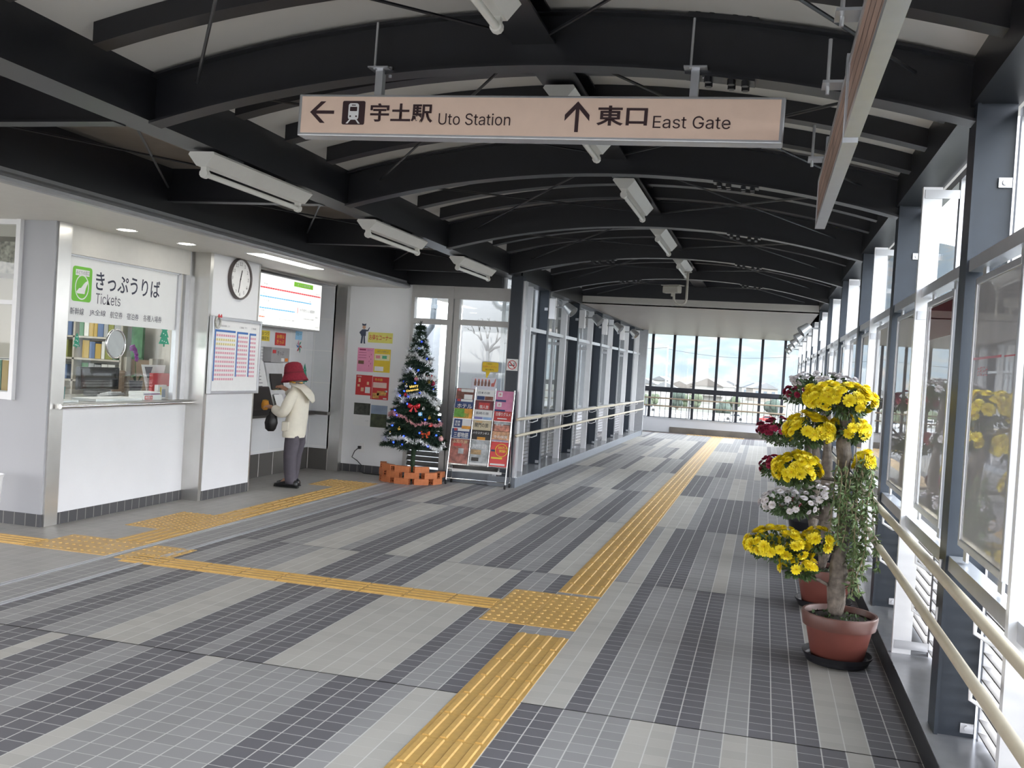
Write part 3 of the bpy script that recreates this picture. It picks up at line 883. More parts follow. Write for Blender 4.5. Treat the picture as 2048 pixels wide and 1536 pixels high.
# ---- framed notice boards along the flower side
fbk = mat('notice_backing', (0.40, 0.40, 0.42), 0.008, var=0.10, scale=2, spec=1.0)
fred = mat('notice_red', (0.13, 0.035, 0.04), 0.008, var=0.1, spec=1.0)
fredink = mat('notice_red_ink', (0.42, 0.07, 0.09), 0.12, var=0.0)
def dframe(ya, yb, lab, kind=0):
    t = thing('notice_board', lab, 'frame', (.78, (ya + yb) / 2, 1.45))
    o3 = t.location
    z0, z1 = .92, 1.98
    b = MB(o3)
    b.box(.775, .80, ya, ya + .03, z0, z1); b.box(.775, .80, yb - .03, yb, z0, z1); b.box(.775, .80, ya + .03, yb - .03, z0, z0 + .03); b.box(.775, .80, ya + .03, yb - .03, z1 - .03, z1)
    b.build('frame', alu, t, bevel=.004)
    b = MB(o3); b.box(.781, .795, ya + .03, yb - .03, z0 + .03, z1 - .03); b.build('glazed_panel', fbk, t)
    if kind == 2:
        b = MB(o3); b.box(.7796, .7812, ya + .05, yb - .05, 1.78, 1.94); b.build('header', fred, t)
    if kind == 1:
        b = MB(o3); b.box(.7798, .7812, ya + .25, yb - .04, 1.655, 1.664); b.box(.7798, .7812, ya + .04, ya + .2, 1.655, 1.660); b.build('red_rule', fredink, t)
        text('お知らせ', (.7806, yb - .22, 1.61), (0, -1, 0), (0, 0, 1), .18, .04, fredink, t)
    for yy in (ya + .08, yb - .08):
        for (za, zb) in ((z1, z1 + .04), (z0 - .05, z0)):
            b = MB(o3); b.box(.79, .80, yy - .03, yy + .03, za, zb); b.build('clip', alu, t)
    return t
fy = []
for k in range(-1, 6):
    c = Y0 + YP * k
    fy += [(c + .27, c + 1.02), (c + 1.45, c + 2.2)]
fy = [f for f in fy if f[1] > 3.2]
lbl = ['large glazed notice frame with red heading, next to the pillar at the picture edge', 'glazed notice frame with dark red header reflecting the flowers', 'narrow looking glazed notice frame just behind the top of the yellow chrysanthemum']
for i, (a, c) in enumerate(fy):
    lab = lbl[i] if i < 3 else 'glazed aluminium notice frame on the flower side wall, %s from the camera end' % NTH[i]
    dframe(a, c, lab, 1 if i == 0 else 2 if i == 1 else 0)
# ================================================================== TICKET OFFICE
EY, EZ, EX = V(0, 1, 0), V(0, 0, 1), V(1, 0, 0)
ink = mat('ink_black', (0.02, 0.02, 0.025), .5, var=0)
navy = mat('ink_navy', (0.025, 0.03, 0.06), .5, var=0)
greyink = mat('ink_grey', (0.14, 0.14, 0.17), .5, var=0)
paper = mat('paper_white', (0.80, 0.80, 0.80), .6, var=.02)
green = mat('logo_green', (0.16, 0.52, 0.035), .45, var=.02)
redm = mat('signal_red', (0.55, 0.03, 0.035), .45, var=.03)
orangem = mat('orange', (0.75, 0.22, 0.03), .5, var=.03)
yellow = mat('poster_yellow', (0.80, 0.62, 0.06), .5, var=.03)
pink = mat('poster_pink', (0.78, 0.30, 0.46), .5, var=.04)
blue = mat('print_blue', (0.06, 0.22, 0.55), .5, var=.03)
lblue = mat('print_light_blue', (0.30, 0.60, 0.85), .5, var=.02)
teal = mat('teal_green', (0.02, 0.30, 0.18), .5, var=.05)
plank = mat('print_pink_pale', (0.80, 0.52, 0.60), .5, var=.02)
brownp = mat('print_brown', (0.16, 0.09, 0.05), .5, var=.2, scale=25)

def cardX(b, x, y0, y1, z0, z1, th=.002):
    """flat card on a wall that faces +X"""
    b.box(x, x + th, y0, y1, z0, z1); return b
def cardY(b, y, x0, x1, z0, z1, th=.002):
    b.box(x0, x1, y - th, y, z0, z1); return b

# counter ledge
t = thing('ticket_counter', 'long stainless steel counter ledge below the ticket window', 'counter', (-5.8, 7.6, .95)); o3 = t.location
b = MB(o3); b.box(-6.5, -5.47, 6.72, 8.543, .95, .985); b.build('worktop', stainless, t)
b = MB(o3); b.tube([(-5.47, 6.70, .968), (-5.47, 8.56, .968)], .02, 12); b.build('edge_bar', chrome, t, smooth='auto')

# ticket sign on the glass
t = thing('ticket_sign', 'white ticket window sign with green emblem and large Japanese heading', 'sign', (-5.577, 7.56, 1.93)); o3 = t.location
b = MB(o3); b.box(-5.579, -5.574, 6.80, 8.36, 1.665, 2.2); b.build('sheet', mat('sign_white', (.78, .79, .79), .35, var=.01), t)
X_ = -5.574
def tX(body, y0, y1, z0, z1, m, par, x=X_, bold=0.0, nm='lettering'):
    return text(body, (x, (y0 + y1) / 2, (z0 + z1) / 2), EY, EZ, y1 - y0, z1 - z0, m, par, nm, bold)
def tY(body, x0, x1, z0, z1, m, par, y=12.0, bold=0.0, nm='lettering'):
    return text(body, ((x0 + x1) / 2, y, (z0 + z1) / 2), EX, EZ, x1 - x0, z1 - z0, m, par, nm, bold)
tX('きっぷうりば', 7.18, 8.09, 1.95, 2.11, navy, t, bold=.012)
tX('Tickets', 7.19, 7.52, 1.832, 1.925, greyink, t)
for s_, a, c in (('新幹線', 6.88, 7.05), ('JR全線', 7.12, 7.33), ('航空券', 7.39, 7.56), ('宿泊券', 7.62, 7.79), ('各種入場券', 7.86, 8.14)):
    tX(s_, a, c, 1.722, 1.782, greyink, t, bold=.004)
b = MB(o3); b.prism([(7.01 + (p[0]) , p[1]) for p in rrect(-.12, .12, 1.835, 2.125, .028)], (X_, 0, 0), EY, EZ, .0015); b.build('emblem_ground', green, t)
def disc(b, x, cy, cz, ry, rz, th, n=28, inner=None):
    if inner is None:
        b.prism([(cy + ry * math.cos(2 * PI * i / n), cz + rz * math.sin(2 * PI * i / n)) for i in range(n)], (x, 0, 0), EY, EZ, th)
    else:
        for i in range(n):
            a0, a1 = 2 * PI * i / n, 2 * PI * (i + 1) / n
            q = [(cy + ry * k * math.cos(a), cz + rz * k * math.sin(a)) for k, a in ((1, a0), (1, a1), (inner, a1), (inner, a0))]
            b.prism(q, (x, 0, 0), EY, EZ, th)
b = MB(o3); b.box(X_, X_ + .0022, 6.925, 7.095, 2.05, 2.10)
disc(b, X_, 7.01, 1.955, .085, .105, .0022, inner=.9)
b.prism([(7.055, 2.005), (7.085, 2.015), (7.075, 1.985), (7.06, 1.955), (7.05, 1.925), (7.045, 1.90), (6.955, 1.90), (6.945, 1.915), (6.975, 1.945), (7.0, 1.95), (7.03, 1.985)], (X_, 0, 0), EY, EZ, .0024)
b.build('emblem_seat_figure', paper, t)
tX('みどりの窓口', 6.93, 7.09, 2.06, 2.092, greyink, t, x=X_ + .0024)

# speak-through ring
t = thing('speaking_ring', 'round chrome speaking ring set in the ticket window glass', 'ring', (-5.57, 7.485, 1.50)); o3 = t.location
b = MB(o3); b.tube([(-5.57, 7.485 + .125 * math.cos(2 * PI * i / 32), 1.50 + .125 * math.sin(2 * PI * i / 32)) for i in range(33)], .011, 8, caps=False); b.build('rim', chrome, t, smooth=True)
b = MB(o3); disc(b, -5.572, 7.485, 1.50, .118, .118, .002)
for i in range(7): b.box(-5.571, -5.568, 7.39, 7.58, 1.425 + .022 * i, 1.430 + .022 * i)
b.build('slotted_disc', mat('disc_clear', (.45, .47, .47), .2, .3), t)

# paper christmas trees stuck on the glass
def papertree(o, ex, h, lab):
    t = thing('paper_tree', lab, 'decoration', o)
    b = MB(o)
    w_ = h * .33
    pts = [(-.06, 0), (.06, 0), (.06, .1), (.5, .1), (.27, .36), (.42, .36), (.2, .62), (.3, .62), (0, 1), (-.3, .62), (-.2, .62), (-.42, .36), (-.27, .36), (-.5, .1), (-.06, .1)]
    b.prism([(p[0] * w_ * 2, p[1] * h) for p in pts], o, ex, EZ, .002); b.build('cutout', teal, t)
    b = MB(o)
    for i, (px, pz) in enumerate(((0, .2), (.2, .17), (-.2, .22), (.1, .45), (-.1, .5), (0, .72))):
        c = Vector(o) + Vector(ex) * (px * w_ * 2) + EZ * (pz * h)
        n = Vector(ex).cross(EZ)
        b.prism([(.006 * math.cos(a), .006 * math.sin(a)) for a in [2 * PI * k / 6 for k in range(6)]], c + n * .002, ex, EZ, .001)
    b.build('dots_pattern', paper, t)
papertree((-5.577, 8.205, 1.50), EY, .25, 'green paper Christmas tree stuck at the lower corner of the ticket sign')
papertree((-5.577, 6.985, 1.445), EY, .13, 'small green paper Christmas tree stuck low on the glass beside the steel post')

# things on the counter
def bx(name, lab, cat, a, m, group=None, bev=.003):
    b = MB(((a[0] + a[1]) / 2, (a[2] + a[3]) / 2, a[4])); b.box(*a); o = b.build(name, m, bevel=bev); tag(o, lab, cat, group); return o
bx('paper_tray', 'low white paper tray lying on the counter below the speaking ring', 'tray', (-5.85, -5.60, 7.30, 7.95, .986, 1.012), paper)
bx('leaflet_pile', 'flat white leaflet pile on the counter beside the steel corner post', 'papers', (-5.9, -5.60, 6.85, 7.08, .986, 1.006), paper)
t = thing('display_carton', 'red and white carton lying on the counter at the window frame', 'box', (-5.74, 8.2, .986)); o3 = t.location
b = MB(o3); b.box(-5.82, -5.66, 8.05, 8.34, .986, 1.03); b.build('body', paper, t)
b = MB(o3); b.box(-5.658, -5.656, 8.07, 8.19, .99, 1.026); b.build('print', redm, t)
tX('特急券', 8.075, 8.185, .996, 1.02, paper, t, x=-5.655)
t = thing('display_carton', 'purple striped carton stacked on the red and white carton', 'box', (-5.75, 8.2, 1.031)); o3 = t.location
b = MB(o3); b.box(-5.83, -5.67, 8.06, 8.33, 1.031, 1.06); b.build('body', paper, t)
b = MB(o3); b.box(-5.668, -5.666, 8.07, 8.32, 1.036, 1.046); b.build('stripe', mat('purple', (.16, .04, .16), .5), t)
t = thing('red_stand', 'bright red leaflet holder standing behind the cartons', 'holder', (-5.9, 8.62, .986)); o3 = t.location
b = MB(o3); b.box(-5.92, -5.88, 8.50, 8.80, .986, 1.23); b.build('back_board', redm, t)
b = MB(o3); b.box(-5.88, -5.84, 8.62, 8.80, .986, 1.10); b.build('pocket', paper, t)
t = thing('booklet_holder', 'white booklet holder with yellow and blue spines in front of the red holder', 'holder', (-5.79, 8.50, .986)); o3 = t.location
b = MB(o3); b.box(-5.80, -5.76, 8.42, 8.56, .986, 1.12); b.build('body', paper, t)
b = MB(o3); b.box(-5.76, -5.757, 8.45, 8.475, 1.0, 1.10); b.build('yellow_spine', yellow, t)
b = MB(o3); b.box(-5.76, -5.757, 8.49, 8.54, 1.0, 1.08); b.build('blue_spine', mat('spine_blue', (.2, .28, .42), .5), t)
t = thing('table_sign', 'white triangular card sign standing on the counter beside the orchid', 'sign', (-5.95, 8.55, .986)); o3 = t.location
b = MB(o3); b.prism([(8.40, 1.31), (8.80, 1.31), (8.74, 1.05), (8.66, 1.01), (8.52, 1.01)], (-5.95, 0, 0), EY, EZ, .004); b.build('card', paper, t)
b = MB(o3); b.prism([(8.45, 1.29), (8.58, 1.29), (8.53, 1.18), (8.50, 1.18)], (-5.945, 0, 0), EY, EZ, .002); b.build('printed_mark', greyink, t)
b = MB(o3); b.box(-5.97, -5.94, 8.5, 8.7, .986, 1.012); b.build('foot', paper, t)
# orchid
t = thing('potted_orchid', 'purple orchid in dark pot behind the ticket window', 'plant', (-6.2, 8.68, .986)); o3 = t.location
b = MB(o3); b.lathe([(.05, .0), (.065, .10), (.07, .15), (.06, .15)], (-6.2, 8.68, .986), 14); b.build('pot', mat('orchid_pot', (.03, .03, .05), .3), t, smooth='auto')
b = MB(o3); b.tube([(-6.2, 8.68, 1.12), (-6.2, 8.66, 1.28), (-6.2, 8.64, 1.42), (-6.2, 8.58, 1.47)], .005, 6); b.build('stem', mat('stem_green', (.05, .10, .03), .5), t)
b = MB(o3)
for a in range(5):
    an = a * 1.25; d = V(math.cos(an), math.sin(an), 0)
    b.loft([(V(-6.2, 8.68, 1.12) + d * .02, d.cross(EZ) * .004, EZ * .002), (V(-6.2, 8.68, 1.19) + d * .06, d.cross(EZ) * .022, EZ * .003), (V(-6.2, 8.68, 1.17) + d * .13, d.cross(EZ) * .006, EZ * .002)], 6)
b.build('leaves', mat('leaf_dark', (.03, .09, .02), .4), t, smooth=True)
b = MB(o3)
for (dy, dz) in ((0, 1.44), (-.03, 1.47), (.02, 1.40), (-.06, 1.465), (.03, 1.36)):
    for k in range(5):
        a = 2 * PI * k / 5
        b.sph((-6.19, 8.63 + dy + .018 * math.cos(a), dz + .018 * math.sin(a)), .016, 6, 4, (.5, 1, 1))
b.build('blossoms', mat('orchid_purple', (.28, .05, .32), .5), t, smooth=True)
# computer, cabinet, shelves inside
t = thing('office_monitor', 'black ticketing terminal behind the ticket window glass', 'monitor', (-6.3, 8.25, .986)); o3 = t.location
b = MB(o3); b.box(-6.34, -6.30, 7.95, 8.55, 1.04, 1.26); b.build('case', black, t, bevel=.008)
b = MB(o3); b.box(-6.40, -6.24, 8.15, 8.35, .986, 1.04); b.build('stand', black, t)
b = MB(o3); b.box(-6.299, -6.297, 7.98, 8.52, 1.06, 1.24); b.build('screen', mat('screen_dark', (.02, .02, .02), .1), t)
t = thing('keyboard', 'pale grey keypad on the counter in front of the black terminal', 'keyboard', (-6.05, 8.1, .986)); o3 = t.location
b = MB(o3); b.obox((-6.05, 8.1, 1.01), (.06, 0, .012), (0, .12, 0), (-.003, 0, .012)); b.build('case', mat('keypad_grey', (.4, .4, .4), .4), t)
b = MB(o3)
for i in range(4):
    for j in range(8): b.obox((-6.09 + .025 * i, 8.01 + .025 * j, 1.018 + .005 * i), (.009, 0, .002), (0, .009, 0), (0, 0, .006))
b.build('keys_pattern', paper, t)
t = thing('office_chair', 'brown office chair back seen through the ticket window', 'chair', (-6.75, 8.75, 0)); o3 = t.location
chb = mat('chair_brown', (.12, .08, .05), .6)
b = MB(o3); b.box(-6.97, -6.53, 8.95, 9.01, .62, 1.22); b.build('backrest', chb, t, bevel=.03)
b = MB(o3); b.box(-6.97, -6.53, 8.52, 8.94, .44, .52); b.build('seat', chb, t, bevel=.03)
b = MB(o3); b.tube([(-6.75, 8.75, .05), (-6.75, 8.75, .44)], .03, 8); b.tube([(-6.75, 8.90, .48), (-6.75, 9.0, .56), (-6.75, 9.0, .7)], .02, 8); b.build('column', black, t)
for k in range(5):
    a = 2 * PI * k / 5
    b = MB(o3); b.tube([(-6.75, 8.75, .09), (-6.75 + .28 * math.cos(a), 8.75 + .28 * math.sin(a), .06)], .018, 6); b.sph((-6.75 + .28 * math.cos(a), 8.75 + .28 * math.sin(a), .03), .03, 8, 5); b.build('leg', black, t)
t = thing('pen_cup', 'teal pen cup with red pen at the steel post end of the counter', 'cup', (-5.85, 7.15, .986)); o3 = t.location
b = MB(o3); b.lathe([(.04, 0), (.045, .12), (.04, .12), (.036, .01)], (-5.85, 7.15, .986), 14); b.build('cup', mat('teal_cup', (.03, .15, .15), .4), t, smooth='auto')
b = MB(o3); b.tube([(-5.85, 7.14, 1.0), (-5.84, 7.10, 1.17)], .006, 6); b.sph((-5.84, 7.10, 1.17), .014, 6, 4); b.build('pen', redm, t)
t = thing('standing_card', 'tall white card leaning against the steel post inside the ticket window', 'card', (-5.75, 6.86, .986)); o3 = t.location
b = MB(o3); b.prism([(6.83, 1.0), (6.93, 1.0), (6.98, 1.36), (6.83, 1.40)], (-5.75, 0, 0), EY, EZ, .004); b.build('sheet', paper, t)
# shelf unit along the far wall with folders
t = thing('office_shelf', 'tall office shelf with file folders behind the ticket window', 'shelf', (-7.3, 9.3, 0)); o3 = t.location
shm = mat('shelf_beige', (.42, .39, .33), .5)
for xx in (-7.95, -7.35, -6.75):
    b = MB(o3); b.box(xx - .012, xx + .012, 9.16, 9.44, 0, 2.1); b.build('side_panel', shm, t)
for zz in (.3, .72, 1.06, 1.30, 1.54, 1.78, 2.06):
    b = MB(o3); b.box(-7.95, -6.75, 9.16, 9.44, zz, zz + .02); b.build('shelf_board', shm, t)
fm = [mat('folder_%s' % n, c, .5, var=.06) for n, c in (('olive', (.20, .21, .05)), ('green', (.05, .17, .07)), ('grey', (.30, .31, .31)), ('white', (.60, .60, .56)), ('ochre', (.40, .27, .05)), ('blue', (.08, .13, .25)))]
fr_ = random.Random(3)
fcols = ['olive', 'green', 'grey', 'white', 'ochre', 'blue']
for zz in (1.081, 1.321, 1.561, 1.801):
    xx = -7.92
    while xx < -6.86:
        w_ = fr_.uniform(.04, .10); ci = fr_.randrange(6)
        if not (xx < -7.33 and xx + w_ > -7.37):
            bx('file_folder', '%s file folder on the office shelf behind the ticket window' % fcols[ci], 'folder', (xx, xx + w_ - .006, 9.19, 9.42, zz, zz + fr_.uniform(.15, .20)), fm[ci], 'file folders on the office shelf, %s' % fcols[ci])
        xx += w_
t = thing('partition', 'brown low partition with green cloth beside the shelf inside the ticket office', 'partition', (-6.45, 9.3, 0)); o3 = t.location
b = MB(o3); b.box(-6.72, -6.40, 9.28, 9.32, .02, 1.34); b.build('board', mat('partition_brown', (.20, .14, .09), .6, var=.1), t)
b = MB(o3); b.box(-6.74, -6.70, 9.20, 9.40, 0, 1.36); b.box(-6.42, -6.38, 9.20, 9.40, 0, 1.36); b.build('frame', shm, t)
b = MB(o3); b.box(-6.70, -6.56, 9.262, 9.28, 1.36, 1.75); b.box(-6.70, -6.56, 9.28, 9.30, 1.34, 1.75); b.build('green_cloth', mat('cloth_green', (.08, .20, .10), .8, var=.2), t)

# books behind the hall window
for i, (x0, x1, h, m_, lab) in enumerate(((-6.03, -5.945, .28, mat('book_pink', (.50, .20, .20), .5), 'pink booklet with yellow top edge, end of the row behind the hall window'), (-6.10, -6.04, .25, mat('book_ochre', (.35, .22, .04), .5), 'ochre booklet beside the pink one behind the hall window'), (-6.17, -6.11, .25, mat('book_green', (.03, .16, .08), .5), 'dark green booklet, third in the row behind the hall window'), (-6.25, -6.18, .26, mat('book_dark', (.05, .04, .04), .5), 'blackish booklet in the row behind the hall window'))):
    t = thing('booklet', lab, 'booklet', ((x0 + x1) / 2, 6.85, 1.06)); o3 = t.location
    b = MB(o3); b.box(x0, x1, 6.76, 6.95, 1.06, 1.06 + h); b.build('cover', m_, t)
    b = MB(o3); b.box(x0 + .004, x1 - .004, 6.764, 6.945, 1.06 + h, 1.064 + h); b.build('page_edge', yellow if i == 0 else paper, t)
b = MB((-6.5, 6.86, 1.03)); b.box(-7.5, -5.86, 6.72, 7.0, 1.03, 1.06); tag(b.build('window_shelf', white), 'white shelf board under the booklets behind the hall window', 'shelf')
t = thing('wall_picture', 'dark framed picture hanging inside, seen through the hall window', 'picture', (-6.0, 6.72, 2.1)); o3 = t.location
b = MB(o3); b.box(-6.32, -5.90, 6.70, 6.715, 1.98, 2.32); b.build('frame', mat('pic_frame', (.12, .10, .08), .4), t)
b = MB(o3); b.box(-6.28, -5.94, 6.697, 6.70, 2.02, 2.28); b.build('print', mat('pic_print', (.25, .23, .19), .5, var=.6, scale=30), t)

# white bin at the picture edge
t = thing('umbrella_bin', 'white tapered bin standing against the hall wall', 'bin', (-5.80, 6.30, 0)); o3 = t.location
b = MB(o3); b.lathe([(.085, .0), (.09, .015), (.115, .40), (.125, .43), (.118, .43), (.108, .39), (.085, .03)], (-5.775, 6.30, 0.004), 20); b.build('body', white, t, smooth='auto')
b = MB(o3); b.lathe([(.0925, .02), (.0945, .06)], (-5.775, 6.30, 0.004), 20, cap=False); b.build('green_band', teal, t)

# clock
t = thing('wall_clock', 'round white wall clock with dark rim above the timetable board', 'clock', (-5.335, 9.08, 2.245)); o3 = t.location
A_ = (EY, EZ, EX)
b = MB(o3); b.lathe([(.212, 0), (.214, .03), (.207, .042), (.198, .038), (.195, .025)], (-5.335, 9.08, 2.245), 40, A_, cap=False); b.build('rim', mat('clock_rim', (.10, .085, .085), .35), t, smooth='auto')
b = MB(o3); b.lathe([(.197, .002), (.197, .02)], (-5.335, 9.08, 2.245), 40, A_); b.build('dial', paper, t)
for h_ in range(1, 13):
    a = PI / 2 - 2 * PI * h_ / 12
    text(str(h_), (-5.3145, 9.08 + .155 * math.cos(a), 2.245 + .155 * math.sin(a)), EY, EZ, None, .034, ink, t, 'numeral')
def hand(nm, ang, l, w_):
    d = V(0, math.sin(ang), math.cos(ang)); n = V(0, d.z, -d.y)
    b = MB(o3); b.obox(V(-5.311, 9.08, 2.245) + d * (l / 2 - .015), (.001, 0, 0), n * w_, d * (l / 2 + .015)); b.build(nm, ink, t)
hand('hour_hand', 2 * PI * 12.53 / 12, .095, .0055)
hand('minute_hand', 2 * PI * 32 / 60, .145, .004)
b = MB(o3); b.lathe([(.008, 0), (.008, .004)], (-5.312, 9.08, 2.245), 10, A_); b.build('pin', ink, t)

# timetable board
t = thing('timetable_board', 'white framed timetable board with blue and pink tables beneath the clock', 'board', (-5.33, 9.05, 1.44)); o3 = t.location
b = MB(o3)
b.box(-5.33, -5.285, 8.575, 8.605, 1.06, 1.835); b.box(-5.33, -5.285, 9.505, 9.535, 1.06, 1.835); b.box(-5.33, -5.285, 8.605, 9.505, 1.06, 1.09); b.box(-5.33, -5.285, 8.605, 9.505, 1.80, 1.835)
b.build('frame', alu, t, bevel=.005)
b = MB(o3); b.box(-5.325, -5.30, 8.605, 9.505, 1.09, 1.80); b.build('sheet', paper, t)
xx = -5.2995
cols_ = ((8.63, 9.02, 1.19, 1.705, 4), (9.05, 9.27, 1.235, 1.70, 3), (9.30, 9.44, 1.235, 1.695, 2))
b = MB(o3)
for (a, c, z0, z1, n) in cols_:
    cardX(b, xx, a, c, z1 - .022, z1, .001); cardX(b, xx, a, a + .022, z0, z1 - .022, .001)
b.build('blue_heading', mat('table_blue', (.05, .16, .45), .5), t)
b = MB(o3)
for (a, c, z0, z1, n) in cols_:
    k = 0; z = z1 - .045
    while z > z0 + .01:
        cardX(b, xx, a + .024, c, z - .022, z, .0008); z -= .044
b.build('pink_row_pattern', tilemat('table_pink', (.82, .52, .56), .041, .5, (.50, .26, .36), gx=.16, gy=0, ax=(1, 2), var=.03), t)
b = MB(o3)
for i, z in enumerate((1.617, 1.573)): cardX(b, xx, 8.655, 9.02, z - .022, z, .001)
b.build('yellow_row_pattern', tilemat('table_yellow', (.82, .76, .45), .041, .5, (.50, .42, .22), gx=.16, gy=0, ax=(1, 2), var=.03), t)
for (s_, a, c) in (('鹿児島本線 上り', 8.70, 8.90), ('三角線 下り', 9.09, 9.24), ('三角線', 9.33, 9.43)): tX(s_, a, c, 1.735, 1.755, greyink, t, x=xx)
t = thing('paper_wreath', 'small Christmas wreath with red bow on the corner of the timetable board', 'wreath', (-5.28, 8.63, 1.80)); o3 = t.location
b = MB(o3); b.tube([(-5.275, 8.64 + .042 * math.cos(2 * PI * i / 16), 1.775 + .055 * math.sin(2 * PI * i / 16)) for i in range(17)], .011, 6, caps=False); b.build('ring', mat('wreath_grey', (.5, .5, .47), .5, var=.3, scale=60), t, smooth=True)
b = MB(o3)
for s_ in (-1, 1): b.loft([((-5.262, 8.65, 1.832), (0, .004, 0), (0, 0, .004)), ((-5.26, 8.65 + s_ * .022, 1.84), (0, .004, 0), (0, 0, .02)), ((-5.262, 8.65 + s_ * .035, 1.835), (0, .004, 0), (0, 0, .012))], 8)
b.build('bow', redm, t)

# glowing fare map
t = thing('fare_map', 'large glowing white fare map with red and blue railway lines', 'map', (-5.5, 10.6, 2.1)); o3 = t.location
b = MB(o3); b.box(-5.60, -5.505, 9.80, 11.38, 1.80, 2.40); b.build('case', mat('map_case', (.35, .35, .36), .4, .3), t)
scr = mat('map_screen', (.80, .81, .79), .3, var=0, emit=.55, ecol=(1, 1, .97))
b = MB(o3); b.box(-5.505, -5.50, 9.815, 11.365, 1.82, 2.385); b.build('screen', scr, t)
xs_ = -5.4995
def glow(nm, c): return mat(nm, c, .4, var=0, emit=.35)
redl, bluel, greenl, pinkl = glow('map_red', (.85, .10, .12)), glow('map_blue', (.12, .50, .85)), glow('map_green', (.24, .60, .04)), glow('map_orange', (.85, .20, .10))
def dashline(y0, y1, z, m_, nm, w_=.013, d=.055):
    b = MB(o3); y = y0
    while y < y1: cardX(b, xs_, y, min(y + d - .006, y1), z - w_ / 2, z + w_ / 2, .001); y += d
    b.build(nm, m_, t)
dashline(9.83, 11.34, 2.235, redl, 'red_line_pattern', .018)
dashline(9.83, 11.10, 2.135, bluel, 'blue_line_pattern')
dashline(9.83, 10.68, 2.005, bluel, 'blue_line_pattern')
dashline(9.83, 9.96, 1.905, pinkl, 'orange_line_pattern')
b = MB(o3); cardX(b, xs_, 10.62, 11.12, 2.31, 2.365, .001); b.build('green_title_ground', greenl, t)
tX('きっぷ運賃表', 10.70, 11.04, 2.323, 2.352, paper, t, x=xs_ + .001)
b = MB(o3); cardX(b, xs_, 10.74, 10.75, 1.995, 2.065, .001); b.build('red_rule', redl, t)
tX('お子様きっぷ運賃表', 10.80, 11.20, 2.02, 2.06, greyink, t, x=xs_)
mapink = mat('map_ink', (.2, .2, .22), .5, var=0, emit=.05)
for (s_, a, c, z) in (('熊本', 9.9, 9.99, 2.275), ('宇土', 11.2, 11.32, 2.265), ('住吉', 9.9, 9.98, 2.165), ('三角', 11.0, 11.08, 2.16), ('八代方面', 9.87, 10.05, 2.09), ('松橋', 9.88, 9.94, 1.975), ('小川', 10.0, 10.07, 1.975), ('大人 こども', 10.3, 10.45, 1.90), ('のりかえ案内', 10.45, 10.7, 1.90), ('入場券', 11.18, 11.30, 1.975), ('特急料金のご案内', 10.9, 11.2, 1.94), ('JR九州', 11.22, 11.32, 1.85)):
    tX(s_, a, c, z - .011, z + .011, mapink, t, x=xs_)

# notices above the ticket machines
def noticeX(nm, lab, y0, y1, z0, z1, m_, lines, x=-5.838, mt=None):
    t = thing(nm, lab, 'notice', (x, (y0 + y1) / 2, z0)); o3 = t.location
    b = MB(o3); cardX(b, x, y0, y1, z0, z1); b.build('sheet', m_, t)
    for (s_, a, c, d, e) in lines: tX(s_, y0 + a * (y1 - y0), y0 + c * (y1 - y0), z0 + d * (z1 - z0), z0 + e * (z1 - z0), mt or ink, t, x=x + .002)
    return t
noticeX('notice_card', 'yellow notice card with black lettering under the fare map', 10.50, 10.72, 1.64, 1.765, yellow, (('おつり', .12, .9, .55, .9), ('確認を', .12, .9, .1, .45)))
noticeX('notice_card', 'red notice card with gold lettering under the fare map', 10.86, 11.13, 1.60, 1.755, redm, (('お得な', .15, .85, .55, .85), ('きっぷ', .15, .85, .15, .45)), mt=yellow)
noticeX('notice_card', 'light blue notice card hanging at the end of the fare map', 11.39, 11.57, 1.69, 1.80, lblue, (('ICカード', .12, .88, .5, .8),))
t = thing('origami_star', 'colourful folded paper star below the light blue notice card', 'decoration', (-5.835, 11.5, 1.60)); o3 = t.location
for k, m_ in enumerate((redm, teal, pink, blue, redm, teal)):
    a = 2 * PI * k / 6; b = MB(o3)
    b.prism([(11.5, 1.605), (11.5 + .075 * math.cos(a - .22), 1.605 + .085 * math.sin(a - .22)), (11.5 + .05 * math.cos(a + .3), 1.605 + .05 * math.sin(a + .3))], (-5.836 + .001 * (k % 2), 0, 0), EY, EZ, .003); b.build('petal', m_, t)
noticeX('list_notice', 'white text notice hanging beside the first ticket machine', 10.45, 10.66, 1.40, 1.60, paper, tuple(('ご利用案内', .15, .8, .08 + .18 * i, .15 + .18 * i) for i in range(5)), mt=greyink)
papertree((-5.838, 11.70, 1.12), EY, .27, 'green paper Christmas tree on the wall behind the person in the red hat')

# ticket machines
mg = mat('machine_grey', (.36, .36, .37), .4, .2); ml = mat('machine_light', (.60, .61, .62), .35)
t = thing('ticket_machine', 'grey ticket machine with lit price box in front of the person', 'ticket machine', (-5.78, 10.8, .77)); o3 = t.location
b = MB(o3); b.box(-5.84, -5.72, 10.58, 11.03, 1.39, 1.57); b.build('price_box', mg, t, bevel=.006)
b = MB(o3); b.prism([(-5.84, .77), (-5.64, .77), (-5.62, .86), (-5.74, 1.385), (-5.84, 1.385)], (0, 10.92, 0), EX, EZ, .45); b.build('body', ml, t, bevel=.005)
b = MB(o3); b.obox((-5.672, 10.66, 1.16), (-.022, 0, .096), (0, .15, 0), (.003, 0, .0007)); b.build('touch_screen', black, t)
b = MB(o3); b.obox((-5.632, 10.60, .98), (-.008, 0, .035), (0, .06, 0), (.003, 0, .0007)); b.build('coin_slot', black, t)
tX('きっぷ', 10.72, 10.88, 1.48, 1.53, black, t, x=-5.72)
for (y_, m_) in ((10.82, paper), (10.92, orangem)):
    b = MB(o3); cardX(b, -5.72, y_, y_ + .07, 1.405, 1.445, .004); b.build('price_lamp', m_, t)
